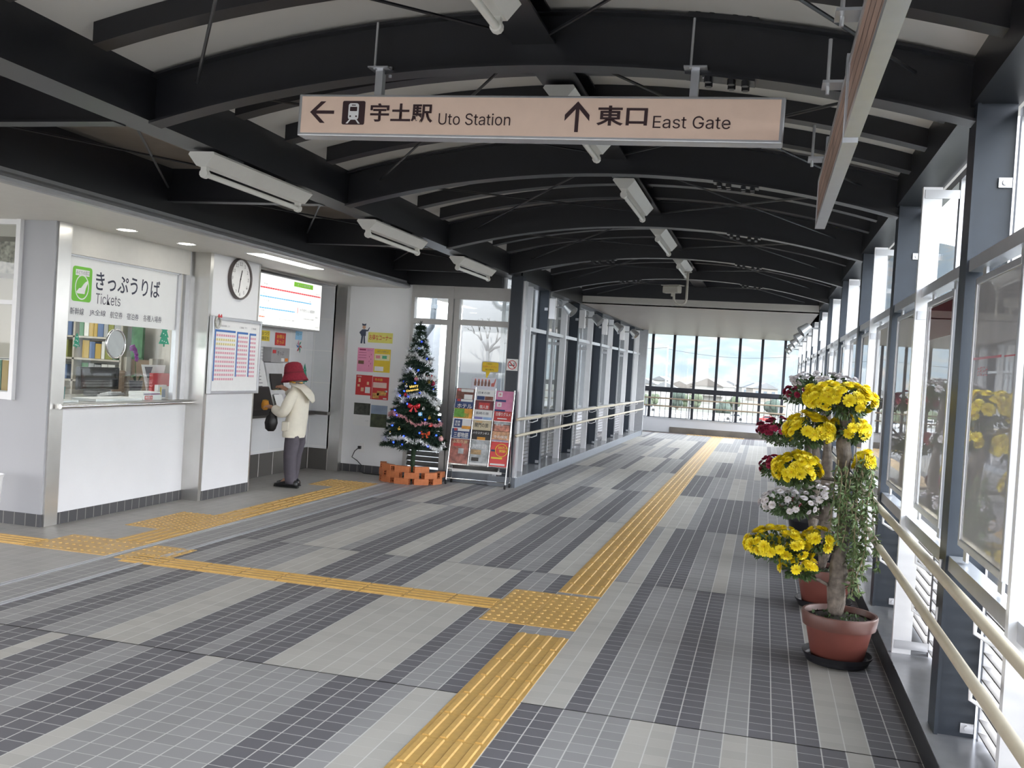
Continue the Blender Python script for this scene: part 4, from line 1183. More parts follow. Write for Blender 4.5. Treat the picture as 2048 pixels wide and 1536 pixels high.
b = MB(o3); cardX(b, -5.72, 10.60, 10.68, 1.50, 1.54, .004); b.build('red_mark', redm, t)
t = thing('ticket_machine', 'dark ticket machine partly hidden behind the timetable board', 'ticket machine', (-5.75, 10.2, .77)); o3 = t.location
b = MB(o3); b.prism([(-5.84, .77), (-5.60, .77), (-5.58, .84), (-5.66, 1.10), (-5.84, 1.16)], (0, 10.46, 0), EX, EZ, .60); b.build('body', black, t, bevel=.006)
b = MB(o3); b.box(-5.655, -5.615, 9.92, 10.42, .79, .835); b.build('coin_tray', mg, t)
b = MB(o3); b.obox((-5.705, 10.24, 1.20), (-.055, 0, .20), (0, .21, 0), (.004, 0, .001)); b.build('sloping_panel', paper, t)
b = MB(o3)
for i in range(9): b.obox((-5.665 - .0105 * i, 10.24, 1.07 + .038 * i), (-.001, 0, .004), (0, .10 - .02 * (i % 2), 0), (.001, 0, 0))
b.build('panel_lettering', greyink, t)
t = thing('leaflet_sheet', 'white fare sheet leaning on the ticket machine beside the person', 'sheet', (-5.6, 10.62, .85)); o3 = t.location
b = MB(o3); b.obox((-5.60, 10.62, .93), (-.03, 0, .08), (0, .10, 0), (.001, 0, .0005)); b.build('sheet', paper, t)

# soffit lights
for (x_, y_, lab) in ((-5.2, 7.05, 'round recessed downlight above the ticket sign emblem end'), (-5.18, 7.88, 'round recessed downlight above the ticket window frame')):
    t = thing('downlight', lab, 'lamp', (x_, y_, 2.45)); o3 = t.location
    b = MB(o3); b.lathe([(.085, -.004), (.085, .0), (.065, 0), (.065, -.004)], (x_, y_, 2.449), 24, cap=False); b.build('trim_ring', white, t)
    b = MB(o3); b.lathe([(.066, -.003), (.066, -.001)], (x_, y_, 2.449), 24); b.build('diffuser', mat('lamp_glow', (1, .97, .88), .4, var=0, emit=16, ecol=(1, .96, .86)), t)
t = thing('strip_light', 'long recessed strip light in the soffit above the fare map', 'lamp', (-4.8, 9.15, 2.45)); o3 = t.location
b = MB(o3); b.box(-4.90, -4.70, 8.42, 9.78, 2.444, 2.45); b.build('frame', white, t)
b = MB(o3); b.box(-4.885, -4.715, 8.44, 9.76, 2.441, 2.4445); b.build('diffuser', mat('strip_glow', (1, .98, .9), .4, var=0, emit=5, ecol=(1, .97, .88)), t)
b = MB(); b.box(-4.72, -4.66, 10.15, 10.5, 2.443, 2.4499); o = b.build('exit_lamp_plate', white); tag(o, 'small white plate lamp in the soffit past the strip light', 'lamp')

# ---- poster corner
def cardposter(nm, lab, x0, x1, z0, z1, m_, cat='poster', y=12.0):
    t = thing(nm, lab, cat, ((x0 + x1) / 2, y, z0)); o3 = t.location
    b = MB(o3); cardY(b, y, x0, x1, z0, z1); b.build('sheet', m_, t)
    return t
def blk(t, nm, m_, rects, y=11.998):
    o3 = t.location; b = MB(o3)
    for (x0, x1, z0, z1) in rects: cardY(b, y, x0, x1, z0, z1, .001)
    b.build(nm, m_, t)
t = cardposter('header_sign', 'yellow poster corner heading with red Japanese letters', -5.10, -4.755, 1.72, 1.855, mat('header_yellow', (.72, .68, .16), .5), 'sign')
tY('お得なコーナー', -5.085, -4.77, 1.752, 1.825, redm, t, y=11.998, bold=.012)
t = cardposter('poster', 'pink poster with dark red print on the wall by the Christmas tree', -5.235, -5.005, 1.33, 1.645, pink)
blk(t, 'print_pattern', mat('maroon', (.30, .02, .10), .5), [(-5.21, -5.12, 1.61, 1.63)] + [(-5.22, -5.11, 1.58 - .035 * i, 1.585 - .035 * i) for i in range(3)] + [(-5.07 + .025 * (i % 2), -5.065 + .025 * (i % 2), 1.40 + .03 * i, 1.42 + .03 * i) for i in range(6)])
blk(t, 'photo', brownp, [(-5.22, -5.14, 1.43, 1.475)])
tY('旅のきっぷ', -5.10, -5.02, 1.605, 1.63, mat('violet', (.3, .05, .35), .5), t, y=11.998)
t = cardposter('poster', 'yellow poster with small pink and green boxes next to the pink poster', -5.0, -4.77, 1.335, 1.64, mat('poster_gold', (.72, .52, .03), .5))
tY('2枚きっぷ 4枚きっぷ', -4.96, -4.80, 1.595, 1.62, greyink, t, y=11.998)
blk(t, 'pale_panel', mat('pale_yellow', (.75, .70, .45), .5), [(-4.99, -4.78, 1.49, 1.575)])
blk(t, 'pink_box', mat('p_rose', (.75, .25, .30), .5), [(-4.975, -4.915, 1.515, 1.555)], 11.9968)
blk(t, 'green_box', mat('p_green', (.08, .40, .22), .5), [(-4.885, -4.82, 1.515, 1.555)], 11.9968)
blk(t, 'white_box', paper, [(-4.985, -4.86, 1.35, 1.41)])
t = cardposter('poster', 'red poster with white notes and bottom white strip under the pink poster', -5.235, -5.005, .975, 1.285, redm)
blk(t, 'white_strip', paper, [(-5.235, -5.02, .975, 1.02), (-5.10, -5.03, 1.05, 1.13)])
blk(t, 'figure_pattern', mat('p_cream', (.75, .48, .30), .5), [(-5.20, -5.17, 1.19, 1.24), (-5.21, -5.18, 1.13, 1.16), (-5.08, -5.05, 1.16, 1.20), (-5.16, -5.12, 1.07, 1.12)])
tY('特割', -5.22, -5.16, 1.255, 1.275, paper, t, y=11.998)
t = cardposter('poster', 'red poster with a golden picture under the yellow poster', -5.0, -4.77, .975, 1.275, redm)
tY('冬の旅', -4.97, -4.86, 1.22, 1.255, yellow, t, y=11.998)
blk(t, 'pale_panel', mat('p_rosewhite', (.75, .55, .50), .5), [(-4.99, -4.80, 1.13, 1.20)])
blk(t, 'gold_picture', mat('p_gold', (.55, .30, .08), .5, var=.5, scale=30), [(-4.99, -4.90, .99, 1.06), (-4.93, -4.80, 1.03, 1.09)])
blk(t, 'white_mark', paper, [(-4.84, -4.79, .985, 1.0), (-4.82, -4.785, 1.075, 1.10)])
t = cardposter('poster', 'poster with dark forest photo above blank white paper, lowest row', -5.24, -5.01, .615, .915, paper)
blk(t, 'forest_photo', mat('photo_forest', (.05, .055, .045), .4, var=.7, scale=18), [(-5.24, -5.01, .76, .915)])
tY('九州', -5.07, -5.03, .68, .69, greyink, t, y=11.998)
t = cardposter('poster', 'landscape photo poster of sky over dark green field, lowest row', -5.0, -4.77, .61, .90, mat('photo_field', (.05, .065, .03), .4, var=.6, scale=12))
blk(t, 'sky_photo', mat('photo_sky', (.26, .33, .45), .4, var=.15, scale=6), [(-5.0, -4.77, .785, .90)])
# cut-out of a staff member
t = thing('staff_cutout', 'small cardboard cutout of a uniformed man pointing at the yellow heading', 'cutout', (-5.17, 11.998, 1.70)); o3 = t.location
cut = mat('cutout_navy', (.05, .065, .11), .5); skin_p = mat('cutout_skin', (.60, .36, .25), .5)
b = MB(o3); b.prism([(-5.205, 1.70), (-5.18, 1.70), (-5.172, 1.80), (-5.165, 1.80), (-5.16, 1.70), (-5.135, 1.70), (-5.14, 1.71), (-5.148, 1.80), (-5.135, 1.80), (-5.135, 1.86), (-5.105, 1.865), (-5.082, 1.915), (-5.09, 1.918), (-5.115, 1.88), (-5.15, 1.888), (-5.19, 1.885), (-5.225, 1.85), (-5.225, 1.835), (-5.205, 1.815), (-5.205, 1.80), (-5.195, 1.80)], (0, 11.999, 0), EX, EZ, .003); b.build('uniform', cut, t)
b = MB(o3); b.lathe([(.024, 0), (.024, .003)], (-5.165, 11.996, 1.915), 14, 'y'); b.build('face', skin_p, t)
b = MB(o3); b.prism([(-5.19, 1.935), (-5.14, 1.935), (-5.135, 1.965), (-5.165, 1.955), (-5.195, 1.965)], (0, 11.996, 0), EX, EZ, .002); b.build('cap', cut, t)
# outlet and lead
t = thing('wall_outlet', 'white wall outlet with black plug low on the poster wall', 'outlet', (-5.1, 12.0, .33)); o3 = t.location
b = MB(o3); b.box(-5.13, -5.06, 11.994, 12.0, .27, .39); b.build('plate', paper, t, bevel=.003)
b = MB(o3); b.box(-5.14, -5.10, 11.955, 11.994, .31, .35); b.build('plug', black, t, bevel=.005)
b = MB((-5.05, 11.9, 0)); b.tube([(-5.12, 11.96, .33), (-5.17, 11.94, .28), (-5.20, 11.93, .20), (-5.12, 11.92, .16), (-5.05, 11.92, .10), (-5.07, 11.9, .03), (-5.0, 11.88, .008), (-4.8, 11.85, .008), (-4.6, 11.8, .008), (-4.42, 11.72, .008)], .006, 6); o = b.build('power_cord', black, smooth=True); tag(o, 'black power cord from the wall outlet towards the brick ring', 'cord')
# ================================================================== PERSON
P0 = V(-5.12, 10.13, 0)
FW, LF = V(-1, 0, 0), V(0, -1, 0)
def W(f, s, z): return P0 + FW * (f * 1.1) + LF * s + EZ * z
person = thing('person', 'person in red hat, cream hooded jacket and grey trousers at the ticket machine', 'person', P0)
skinm = mat('skin', (.50, .27, .18), .5, var=.06, scale=20)
jackm = mat('jacket_cream', (.74, .70, .60), .7, var=.05, scale=9, bump=.25)
trousm = mat('trouser_grey', (.085, .075, .095), .75, var=.12, scale=12, bump=.2)
hatm = mat('hat_red', (.23, .012, .03), .85, var=.15, scale=60, bump=.2)
shoem = mat('shoe_black', (.012, .012, .014), .35)

def skin_obj(name, nodes, edges, m, parent, sub=1, root=0):
    me = bpy.data.meshes.new(name)
    me.from_pydata([tuple(Vector(n[0]) - Vector(parent.location)) for n in nodes], edges, [])
    o = bpy.data.objects.new(name, me); COL.objects.link(o); o.parent = parent
    sk = o.modifiers.new('skin', 'SKIN'); sk.use_smooth_shade = True
    for i, n in enumerate(nodes):
        r = n[1]; me.skin_vertices[0].data[i].radius = (r, r) if not isinstance(r, tuple) else r
    me.skin_vertices[0].data[root].use_root = True
    ss = o.modifiers.new('smooth', 'SUBSURF'); ss.levels = sub; ss.render_levels = sub
    me.materials.append(m)
    return o
N_, E_ = [], []
def nd(p, r, link=None):
    N_.append((p, r)); i = len(N_) - 1
    if link is not None: E_.append((link, i))
    return i
pel = nd(W(0, 0, .68), .105)
wai = nd(W(-.005, 0, .82), .095, pel); che = nd(W(0, 0, .98), .105, wai); nb = nd(W(.02, 0, 1.10), .06, che)
nk = nd(W(.035, 0, 1.155), .045, nb); hd = nd(W(.05, 0, 1.23), .078, nk); ht = nd(W(.045, 0, 1.32), .072, hd)
nose = nd(W(.125, 0, 1.225), .014, hd)
for sd in (1, -1): nd(W(.035, sd * .088, 1.23), .014, hd)        # ears
for sd, kf, af in ((1, .015, -.01), (-1, .035, .05)):
    h_ = nd(W(0, sd * .075, .62), .080, pel); k_ = nd(W(kf, sd * .08, .36), .055, h_); a_ = nd(W(af, sd * .08, .09), .036, k_); nd(W(af + .11, sd * .085, .04), .026, a_)
def hand_nodes(wr, palm, fdir, updir, side, prev):
    """palm and five bent fingers; fdir = the way the fingers point, side = the thumb's side"""
    fdir, updir, side = Vector(fdir).normalized(), Vector(updir).normalized(), Vector(side).normalized()
    p_ = nd(palm, (.019, .026), prev)
    base = Vector(palm) + fdir * .03
    kn = nd(base, (.016, .028), p_)
    for i, l_ in enumerate((.052, .060, .055, .042)):
        a = Vector(base) + side * (.024 - .016 * i) + fdir * .014
        b1 = a + fdir * l_ * .45 - updir * .006
        c1 = b1 + (fdir * .5 - updir * .86) * l_ * .55
        q = nd(a, .0085, kn); q = nd(b1, .008, q); nd(c1, .007, q)
    a = Vector(palm) + side * .030 + fdir * .004
    q = nd(a, .0095, p_); q = nd(a + side * .014 + fdir * .022 - updir * .008, .009, q); nd(a + side * .010 + fdir * .044 - updir * .016, .0075, q)
shl = nd(W(0, .15, 1.05), .050, che); ell = nd(W(.05, .205, .84), .040, shl); wrl = nd(W(.19, .15, .885), .026, ell)
hand_nodes(None, W(.235, .135, .895), FW + EZ * .1, EZ, -LF, wrl)
shr = nd(W(0, -.15, 1.05), .050, che); elr = nd(W(.09, -.20, .93), .040, shr); wrr = nd(W(.19, -.13, 1.09), .026, elr)
hand_nodes(None, W(.23, -.115, 1.115), FW + EZ * .25, EZ, LF, wrr)
skin_obj('body', N_, E_, skinm, person, 2)
for sd in (1, -1):
    b = MB(P0); b.sph(W(.118, sd * .03, 1.245), .0095, 8, 6); o = b.build('eye', mat('eye_dark', (.02, .015, .012), .2), person, smooth=True)
b = MB(P0); b.sph(W(.121, 0, 1.19), .018, 8, 5, (.3, 1, .25)); b.build('mouth', mat('lip', (.36, .10, .09), .5), person, smooth=True)
b = MB(P0)
b.loft([(W(.03, 0, 1.30), FW * .07, LF * .08), (W(.015, 0, 1.23), FW * .066, LF * .086), (W(.01, 0, 1.17), FW * .052, LF * .07)], 16); b.build('hair', mat('hair_grey', (.12, .11, .11), .7, var=.3, scale=80), person, smooth=True)
# jacket
b = MB(P0)
JR = [(.565, .020, .112, .172), (.585, .020, .116, .175), (.65, .012, .116, .170), (.74, -.002, .114, .162), (.84, -.012, .108, .152), (.93, -.016, .106, .152), (1.0, -.014, .104, .160), (1.05, -.010, .098, .155), (1.09, -.004, .086, .130), (1.12, .006, .072, .095), (1.15, .018, .060, .070), (1.185, .025, .058, .066)]
b.loft([(W(f, 0, z), FW * a, LF * w_) for z, f, a, w_ in JR], 28, cap=False)
jk = b.build('jacket', jackm, person, smooth=True)
sm = jk.modifiers.new('smooth', 'SUBSURF'); sm.levels = 1; sm.render_levels = 1
dt = bpy.data.textures.new('folds', 'CLOUDS'); dt.noise_scale = .12
dm = jk.modifiers.new('folds', 'DISPLACE'); dm.texture = dt; dm.strength = .014; dm.mid_level = .5
def sleeve(pts):
    b = MB(P0); b.tube([p for p, r in pts], [r for p, r in pts], 16)
    o = b.build('sleeve', jackm, person, smooth=True)
    s1 = o.modifiers.new('smooth', 'SUBSURF'); s1.levels = 1; s1.render_levels = 1
    d1 = o.modifiers.new('folds', 'DISPLACE'); d1.texture = dt; d1.strength = .018; d1.mid_level = .5
sleeve([(W(-.02, .08, 1.075), .045), (W(-.01, .14, 1.05), .062), (W(.01, .18, .97), .066), (W(.035, .20, .89), .066), (W(.06, .20, .835), .066), (W(.11, .185, .845), .060), (W(.16, .165, .87), .054), (W(.20, .148, .885), .044)])
sleeve([(W(-.02, -.08, 1.075), .045), (W(-.005, -.14, 1.05), .062), (W(.04, -.18, .98), .066), (W(.085, -.20, .93), .070), (W(.12, -.185, .98), .060), (W(.16, -.15, 1.05), .050), (W(.195, -.13, 1.09), .042)])
b = MB(P0)
b.loft([(W(.03, 0, 1.15), FW * .070 + EZ * .02, LF * .085), (W(-.01, 0, 1.145), FW * .090 + EZ * .05, LF * .115), (W(-.08, 0, 1.12), FW * .075 + EZ * .06, LF * .125), (W(-.125, 0, 1.07), FW * .045 + EZ * .05, LF * .115), (W(-.155, 0, 1.01), FW * .025 + EZ * .03, LF * .075), (W(-.165, 0, .97), FW * .006 + EZ * .008, LF * .02)], 20)
hd_ = b.build('hood', jackm, person, smooth=True)
d1 = hd_.modifiers.new('folds', 'DISPLACE'); d1.texture = dt; d1.strength = .016; d1.mid_level = .5
b = MB(P0); b.obox(W(.045, .158, .69), FW * .045, LF * .012, EZ * .055); b.build('pocket', jackm, person, bevel=.01)
b = MB(P0); b.tube([W(.03 + .062 * math.cos(2 * PI * i / 16), .07 * math.sin(2 * PI * i / 16), 1.188) for i in range(17)], .012, 6, caps=False); b.build('scarf', mat('scarf_gold', (.60, .33, .05), .6, var=.2, scale=60), person, smooth=True)
# trousers: hips and two legs in one piece
b = MB(P0)
b.loft([(W(.0, 0, .54), FW * .088, LF * .14), (W(.005, 0, .62), FW * .085, LF * .135), (W(0, 0, .72), FW * .075, LF * .12), (W(0, 0, .80), FW * .06, LF * .10)], 20)
for sd, kf, af in ((1, .01, -.02), (-1, .03, .035)):
    b.loft([(W(af + .005, sd * .08, .045), FW * .066, LF * .062), (W(af + .01, sd * .08, .09), FW * .064, LF * .06), (W(kf, sd * .08, .22), FW * .068, LF * .064), (W(kf, sd * .08, .36), FW * .078, LF * .072), (W(0, sd * .076, .50), FW * .086, LF * .074), (W(0, sd * .07, .60), FW * .082, LF * .066)], 16)
tr = b.build('trousers', trousm, person, smooth=True)
d1 = tr.modifiers.new('folds', 'DISPLACE'); d1.texture = dt; d1.strength = .012; d1.mid_level = .5
for sd, af in ((1, -.02), (-1, .035)):
    b = MB(P0); y_ = sd * .085
    b.loft([(W(af - .075, y_, .035), LF * .024, EZ * .030), (W(af - .05, y_, .045), LF * .036, EZ * .042), (W(af + .01, y_, .05), LF * .040, EZ * .047), (W(af + .08, y_, .038), LF * .044, EZ * .036), (W(af + .14, y_, .028), LF * .040, EZ * .027), (W(af + .18, y_, .022), LF * .022, EZ * .018)], 14)
    so = b.build('shoe', shoem, person, smooth=True)
    b = MB(P0); b.loft([(W(af - .08, y_, .008), LF * .028, EZ * .008), (W(af + .02, y_, .008), LF * .044, EZ * .008), (W(af + .12, y_, .008), LF * .047, EZ * .008), (W(af + .185, y_, .008), LF * .022, EZ * .008)], 12); b.build('sole', rubber, so); COL.objects[-1].location = (0, 0, 0)
# bucket hat
hx = (FW * .98 - EZ * .16).normalized(); hz = (EZ * .98 + FW * .16).normalized()
b = MB(P0); c_ = W(.045, 0, 1.20)
prof = [(.152, .0), (.155, -.005), (.147, .018), (.128, .055), (.113, .085), (.108, .12), (.101, .165), (.086, .197), (.055, .214), (.015, .22)]
b.lathe(prof, c_, 28, (hx, LF, hz)); ho = b.build('hat', hatm, person, smooth=True)
b = MB(P0); b.lathe([(.1135, .085), (.1115, .105)], c_, 28, (hx, LF, hz), cap=False); b.build('hat_band', mat('hat_band', (.17, .01, .02), .8), ho, smooth=True); COL.objects[-1].location = (0, 0, 0)
# what the person carries
t = thing('handbag', 'black soft handbag hanging from the arm of the person in the red hat', 'bag', W(.20, .17, .72)); o3 = t.location
b = MB(o3); b.loft([(W(.20, .17, .625), FW * .03, LF * .03), (W(.205, .17, .65), FW * .062, LF * .05), (W(.205, .17, .72), FW * .075, LF * .06), (W(.20, .17, .79), FW * .06, LF * .05), (W(.195, .17, .825), FW * .03, LF * .03)], 16); o = b.build('body', black, t, smooth=True)
d1 = o.modifiers.new('folds', 'DISPLACE'); d1.texture = dt; d1.strength = .02; d1.mid_level = .5
b = MB(o3); b.tube([W(.15, .17, .79), W(.13, .175, .85), W(.145, .175, .905), W(.18, .172, .90), W(.22, .17, .84), W(.24, .17, .78)], .007, 6); b.build('strap', black, t, smooth=True)
t = thing('pouch', 'orange pouch held open in the hand of the person in the red hat', 'pouch', W(.30, .13, .91)); o3 = t.location
b = MB(o3); b.loft([(W(.30, .13, .855), FW * .022, LF * .018), (W(.30, .13, .875), FW * .045, LF * .03), (W(.30, .13, .92), FW * .048, LF * .034), (W(.30, .13, .955), FW * .036, LF * .028), (W(.30, .13, .965), FW * .02, LF * .016)], 14); b.build('body', mat('pouch_orange', (.62, .27, .03), .6, var=.15, scale=30), t, smooth=True)
b = MB(o3); b.tube([W(.26, .13, .962), W(.30, .13, .972), W(.335, .13, .962)], .004, 6); b.build('zip', mat('brass', (.5, .36, .12), .3, .9), t)
b = MB(W(.30, -.10, 1.09)); b.obox(W(.30, -.10, 1.085), FW * .028 - EZ * .008, LF * .018, EZ * .0008 + FW * .0003); o = b.build('paper_ticket', mat('ticket_yellow', (.72, .62, .12), .5)); tag(o, 'small yellow paper slip held out in the raised hand of the person', 'ticket')

# ================================================================== CHRISTMAS TREE IN A RING OF BRICKS
TX, TY = -4.235, 11.62
tree = thing('christmas_tree', 'decorated artificial Christmas tree standing inside the ring of orange bricks', 'tree', (TX, TY, 0)); o3 = tree.location
rt = random.Random(5)
needle = mat('needle_green', (.012, .035, .016), .6, var=.4, scale=40)
b = MB(o3); b.tube([(TX, TY, .0), (TX, TY, .5), (TX, TY, 1.2), (TX, TY, 1.9)], [.03, .028, .02, .006], 10); b.build('trunk', mat('trunk_green', (.02, .05, .02), .7, var=.3, scale=50, bump=.4), tree)
for k in range(4):
    a = k * PI / 2 + .5
    b = MB(o3); b.tube([(TX, TY, .10), (TX + .2 * math.cos(a), TY + .2 * math.sin(a), .012)], .010, 6); b.build('stand_leg', mat('stand_green', (.01, .03, .012), .5), tree)
def rad_at(z): return max(.03, .385 * (1 - (z - .42) / 1.52) ** .92) if z > .42 else .385
b = MB(o3)
def tuft(p, d, l, n=7, w_=.006):
    a = d.orthogonal().normalized(); c = d.cross(a)
    for i in range(n):
        th = 2 * PI * i / n + rt.random(); q = p + d * (l * .2 * rt.random())
        e = q + (d * .75 + (a * math.cos(th) + c * math.sin(th)) * .75) * l
        sd = d.cross(e - q).normalized() * w_
        b.tri(q - sd, q + sd, e)
z = .44
while z < 1.90:
    R_ = rad_at(z); nb_ = max(5, int(26 * R_ / .385 + 4))
    ph = rt.random() * 6
    for i in range(nb_):
        a = 2 * PI * i / nb_ + ph + rt.uniform(-.12, .12); L2 = R_ * rt.uniform(.80, 1.06)
        d = V(math.cos(a), math.sin(a), 0); dz = -.16 + .10 * rt.random()
        p0 = V(TX, TY, z + .06); p1 = p0 + d * L2 + EZ * (dz * L2 - .02)
        steps = max(3, int(L2 / .042))
        for s_ in range(1, steps + 1):
            f = s_ / steps; p = p0.lerp(p1, f) + EZ * (.02 * math.sin(f * PI))
            tuft(p, (d + EZ * .05).normalized(), .052, 7)
            if s_ > 1:
                for sg_ in (1, -1):
                    sd2 = (d * .6 + V(-d.y, d.x, 0) * sg_ * .8 + EZ * rt.uniform(-.15, .25)).normalized()
                    tuft(p + sd2 * .02, sd2, .048, 6)
    z += .072
for k in range(8): tuft(V(TX, TY, 1.86 + .018 * k), EZ, .05, 8, .004)
tuft(V(TX - .01, TY, 1.97), (EZ + V(-.25, 0, 0)).normalized(), .06, 8, .004)
b.build('branches', needle, tree, fix=False)
# tinsel strings
tin = mat('tinsel_silver', (.80, .83, .86), .3, .35, var=.25, scale=120)
tinp = mat('tinsel_rose', (.70, .36, .38), .3, .35, var=.4, scale=120)
def tinsel(lab, z0, z1, a0, a1, m_, sag, th=.035, rr=1.0):
    t = thing('tinsel_garland', lab, 'garland', (TX, TY, z0)); o3 = t.location
    n = int(abs(a1 - a0) * rad_at((z0 + z1) / 2) / .012) + 30
    b = MB(o3)
    for i in range(n):
        f = i / (n - 1); a = a0 + (a1 - a0) * f
        z = z0 + (z1 - z0) * f - sag * math.sin(PI * ((f * 3) % 1)); R_ = rad_at(z) * rr + .028
        R_ += rt.uniform(-.03, .03); z += rt.uniform(-.012, .012) + .03 * math.sin(3.3 * a + z1 * 9) + .018 * math.sin(7.1 * a)
        p = V(TX + R_ * math.cos(a), TY + R_ * math.sin(a), z)
        for k in range(11):
            d = V(rt.uniform(-1, 1), rt.uniform(-1, 1), rt.uniform(-1, 1)).normalized() * th * rt.uniform(.6, 1.1); s2 = d.orthogonal().normalized() * .0042
            b.tri(p - s2, p + s2, p + d)
    b.build('strands', m_, t, fix=False)
tinsel('broad silver tinsel garland along the lowest branches of the Christmas tree', .62, .50, 3.2, 6.25, tin, .05, .045)
tinsel('rose and silver tinsel garland around the lower third of the Christmas tree', .90, .72, 3.0, 6.4, tinp, .03, .035)
tinsel('silver tinsel garland around the middle of the Christmas tree', 1.14, 1.0, 2.9, 9.6, tin, .05, .06)
tinsel('silver tinsel garland winding round the upper half of the Christmas tree', 1.66, 1.22, 3.2, 15.2, tin, .04, .06)
tinsel('bluish silver tinsel wound round the top of the Christmas tree', 1.86, 1.60, 2.8, 14.5, mat('tinsel_ice', (.70, .80, .85), .3, .35, var=.3, scale=120), .02, .04)
# blue bulbs
bulbm = mat('bulb_blue', (.02, .05, .9), .2, var=0, emit=5, ecol=(.02, .06, 1.0))
bulb0 = None
VX = V(4.235, -11.62, 0).normalized()        # towards the hall
def surf(x, z, k=1.0):
    """point on the tree's visible side at sideways offset x (along the wall) and height z"""
    R_ = rad_at(z) * k; x = max(-R_ * .95, min(R_ * .95, x))
    dd = math.sqrt(max(R_ * R_ - x * x, 0)); sdv = V(.94, .343, 0)
    return V(TX, TY, z) + sdv * x + VX * dd
blist = [(.02, 1.76), (-.01, 1.68), (-.10, 1.41), (.0, 1.40), (-.03, 1.24), (.20, 1.18), (-.16, 1.13), (-.21, 1.07), (-.10, 1.065), (-.11, .98), (-.26, .885), (-.23, .83), (.12, .80), (.30, .80), (-.28, .70), (.06, .635), (.27, .61), (-.13, .585), (-.35, .53), (-.25, .50), (-.14, .485), (.17, .475), (.03, 1.12), (-.17, 1.25), (.10, 1.55)]
for i, (x_, z_) in enumerate(blist):
    p = surf(x_, z_, 1.04)
    if bulb0 is None:
        bulb0 = thing('bulb', 'tiny glowing blue light bulb on the Christmas tree', 'light', p, 'blue bulbs on the Christmas tree')
        b = MB(p); b.sph(p, .011, 10, 8); b.build('glass', bulbm, bulb0, smooth=True)
        b = MB(p); b.lathe([(.006, 0), (.006, .012)], p + EZ * .009, 8); b.build('cap', needle, bulb0)
    else: dup(bulb0, p)
# ornaments
gold = mat('gold', (.72, .50, .12), .22, .95, var=.05)
def orn(nm, lab, cat, x_, z_, fn):
    p = surf(x_, z_, 1.06); t = thing(nm, lab, cat, p); fn(t, p); return t
def bow(m_, s=1.0):
    def f(t, p):
        ex = V(.94, .343, 0)
        b = MB(p)
        for sg_ in (1, -1): b.loft([(p, VX * .006, EZ * .006), (p + ex * sg_ * .035 * s, VX * .012, EZ * .028 * s), (p + ex * sg_ * .06 * s + EZ * .012, VX * .010, EZ * .022 * s)], 8)
        b.build('loops', m_, t, smooth=True)
        b = MB(p)
        for sg_ in (1, -1): b.prism([(0, 0), (sg_ * .02 * s, -.06 * s), (sg_ * .045 * s, -.05 * s)], p, ex, EZ, .003)
        b.build('tails', m_, t)
        b = MB(p); b.sph(p + VX * .008, .010 * s, 8, 6); b.build('knot', m_, t, smooth=True)
    return f
def gift(m_, m2):
    def f(t, p):
        b = MB(p); b.obox(p, V(.94, .343, 0) * .024, VX * .02, EZ * .022); b.build('box', m_, t, bevel=.003)
        b = MB(p); b.obox(p, V(.94, .343, 0) * .005, VX * .0208, EZ * .0228); b.obox(p, V(.94, .343, 0) * .0248, VX * .0206, EZ * .005); b.build('ribbon', m2, t)
    return f
def bell(m_):
    def f(t, p):
        b = MB(p); b.lathe([(.026, -.022), (.022, -.012), (.016, .008), (.008, .02), (.002, .024)], p, 14); b.build('bell', m_, t, smooth='auto')
        b = MB(p); b.sph(p - EZ * .025, .006, 8, 5); b.build('clapper', m_, t)
    return f
def ball(m_, r=.026):
    def f(t, p):
        b = MB(p); b.sph(p, r, 14, 10); b.build('ball', m_, t, smooth=True)
        b = MB(p); b.lathe([(.007, 0), (.007, .01)], p + EZ * r * .95, 8); b.build('cap', gold, t)
    return f
silver = mat('ball_silver', (.75, .75, .78), .15, .95, var=0)
redsh = mat('ball_red', (.55, .02, .03), .2, .3, var=0)
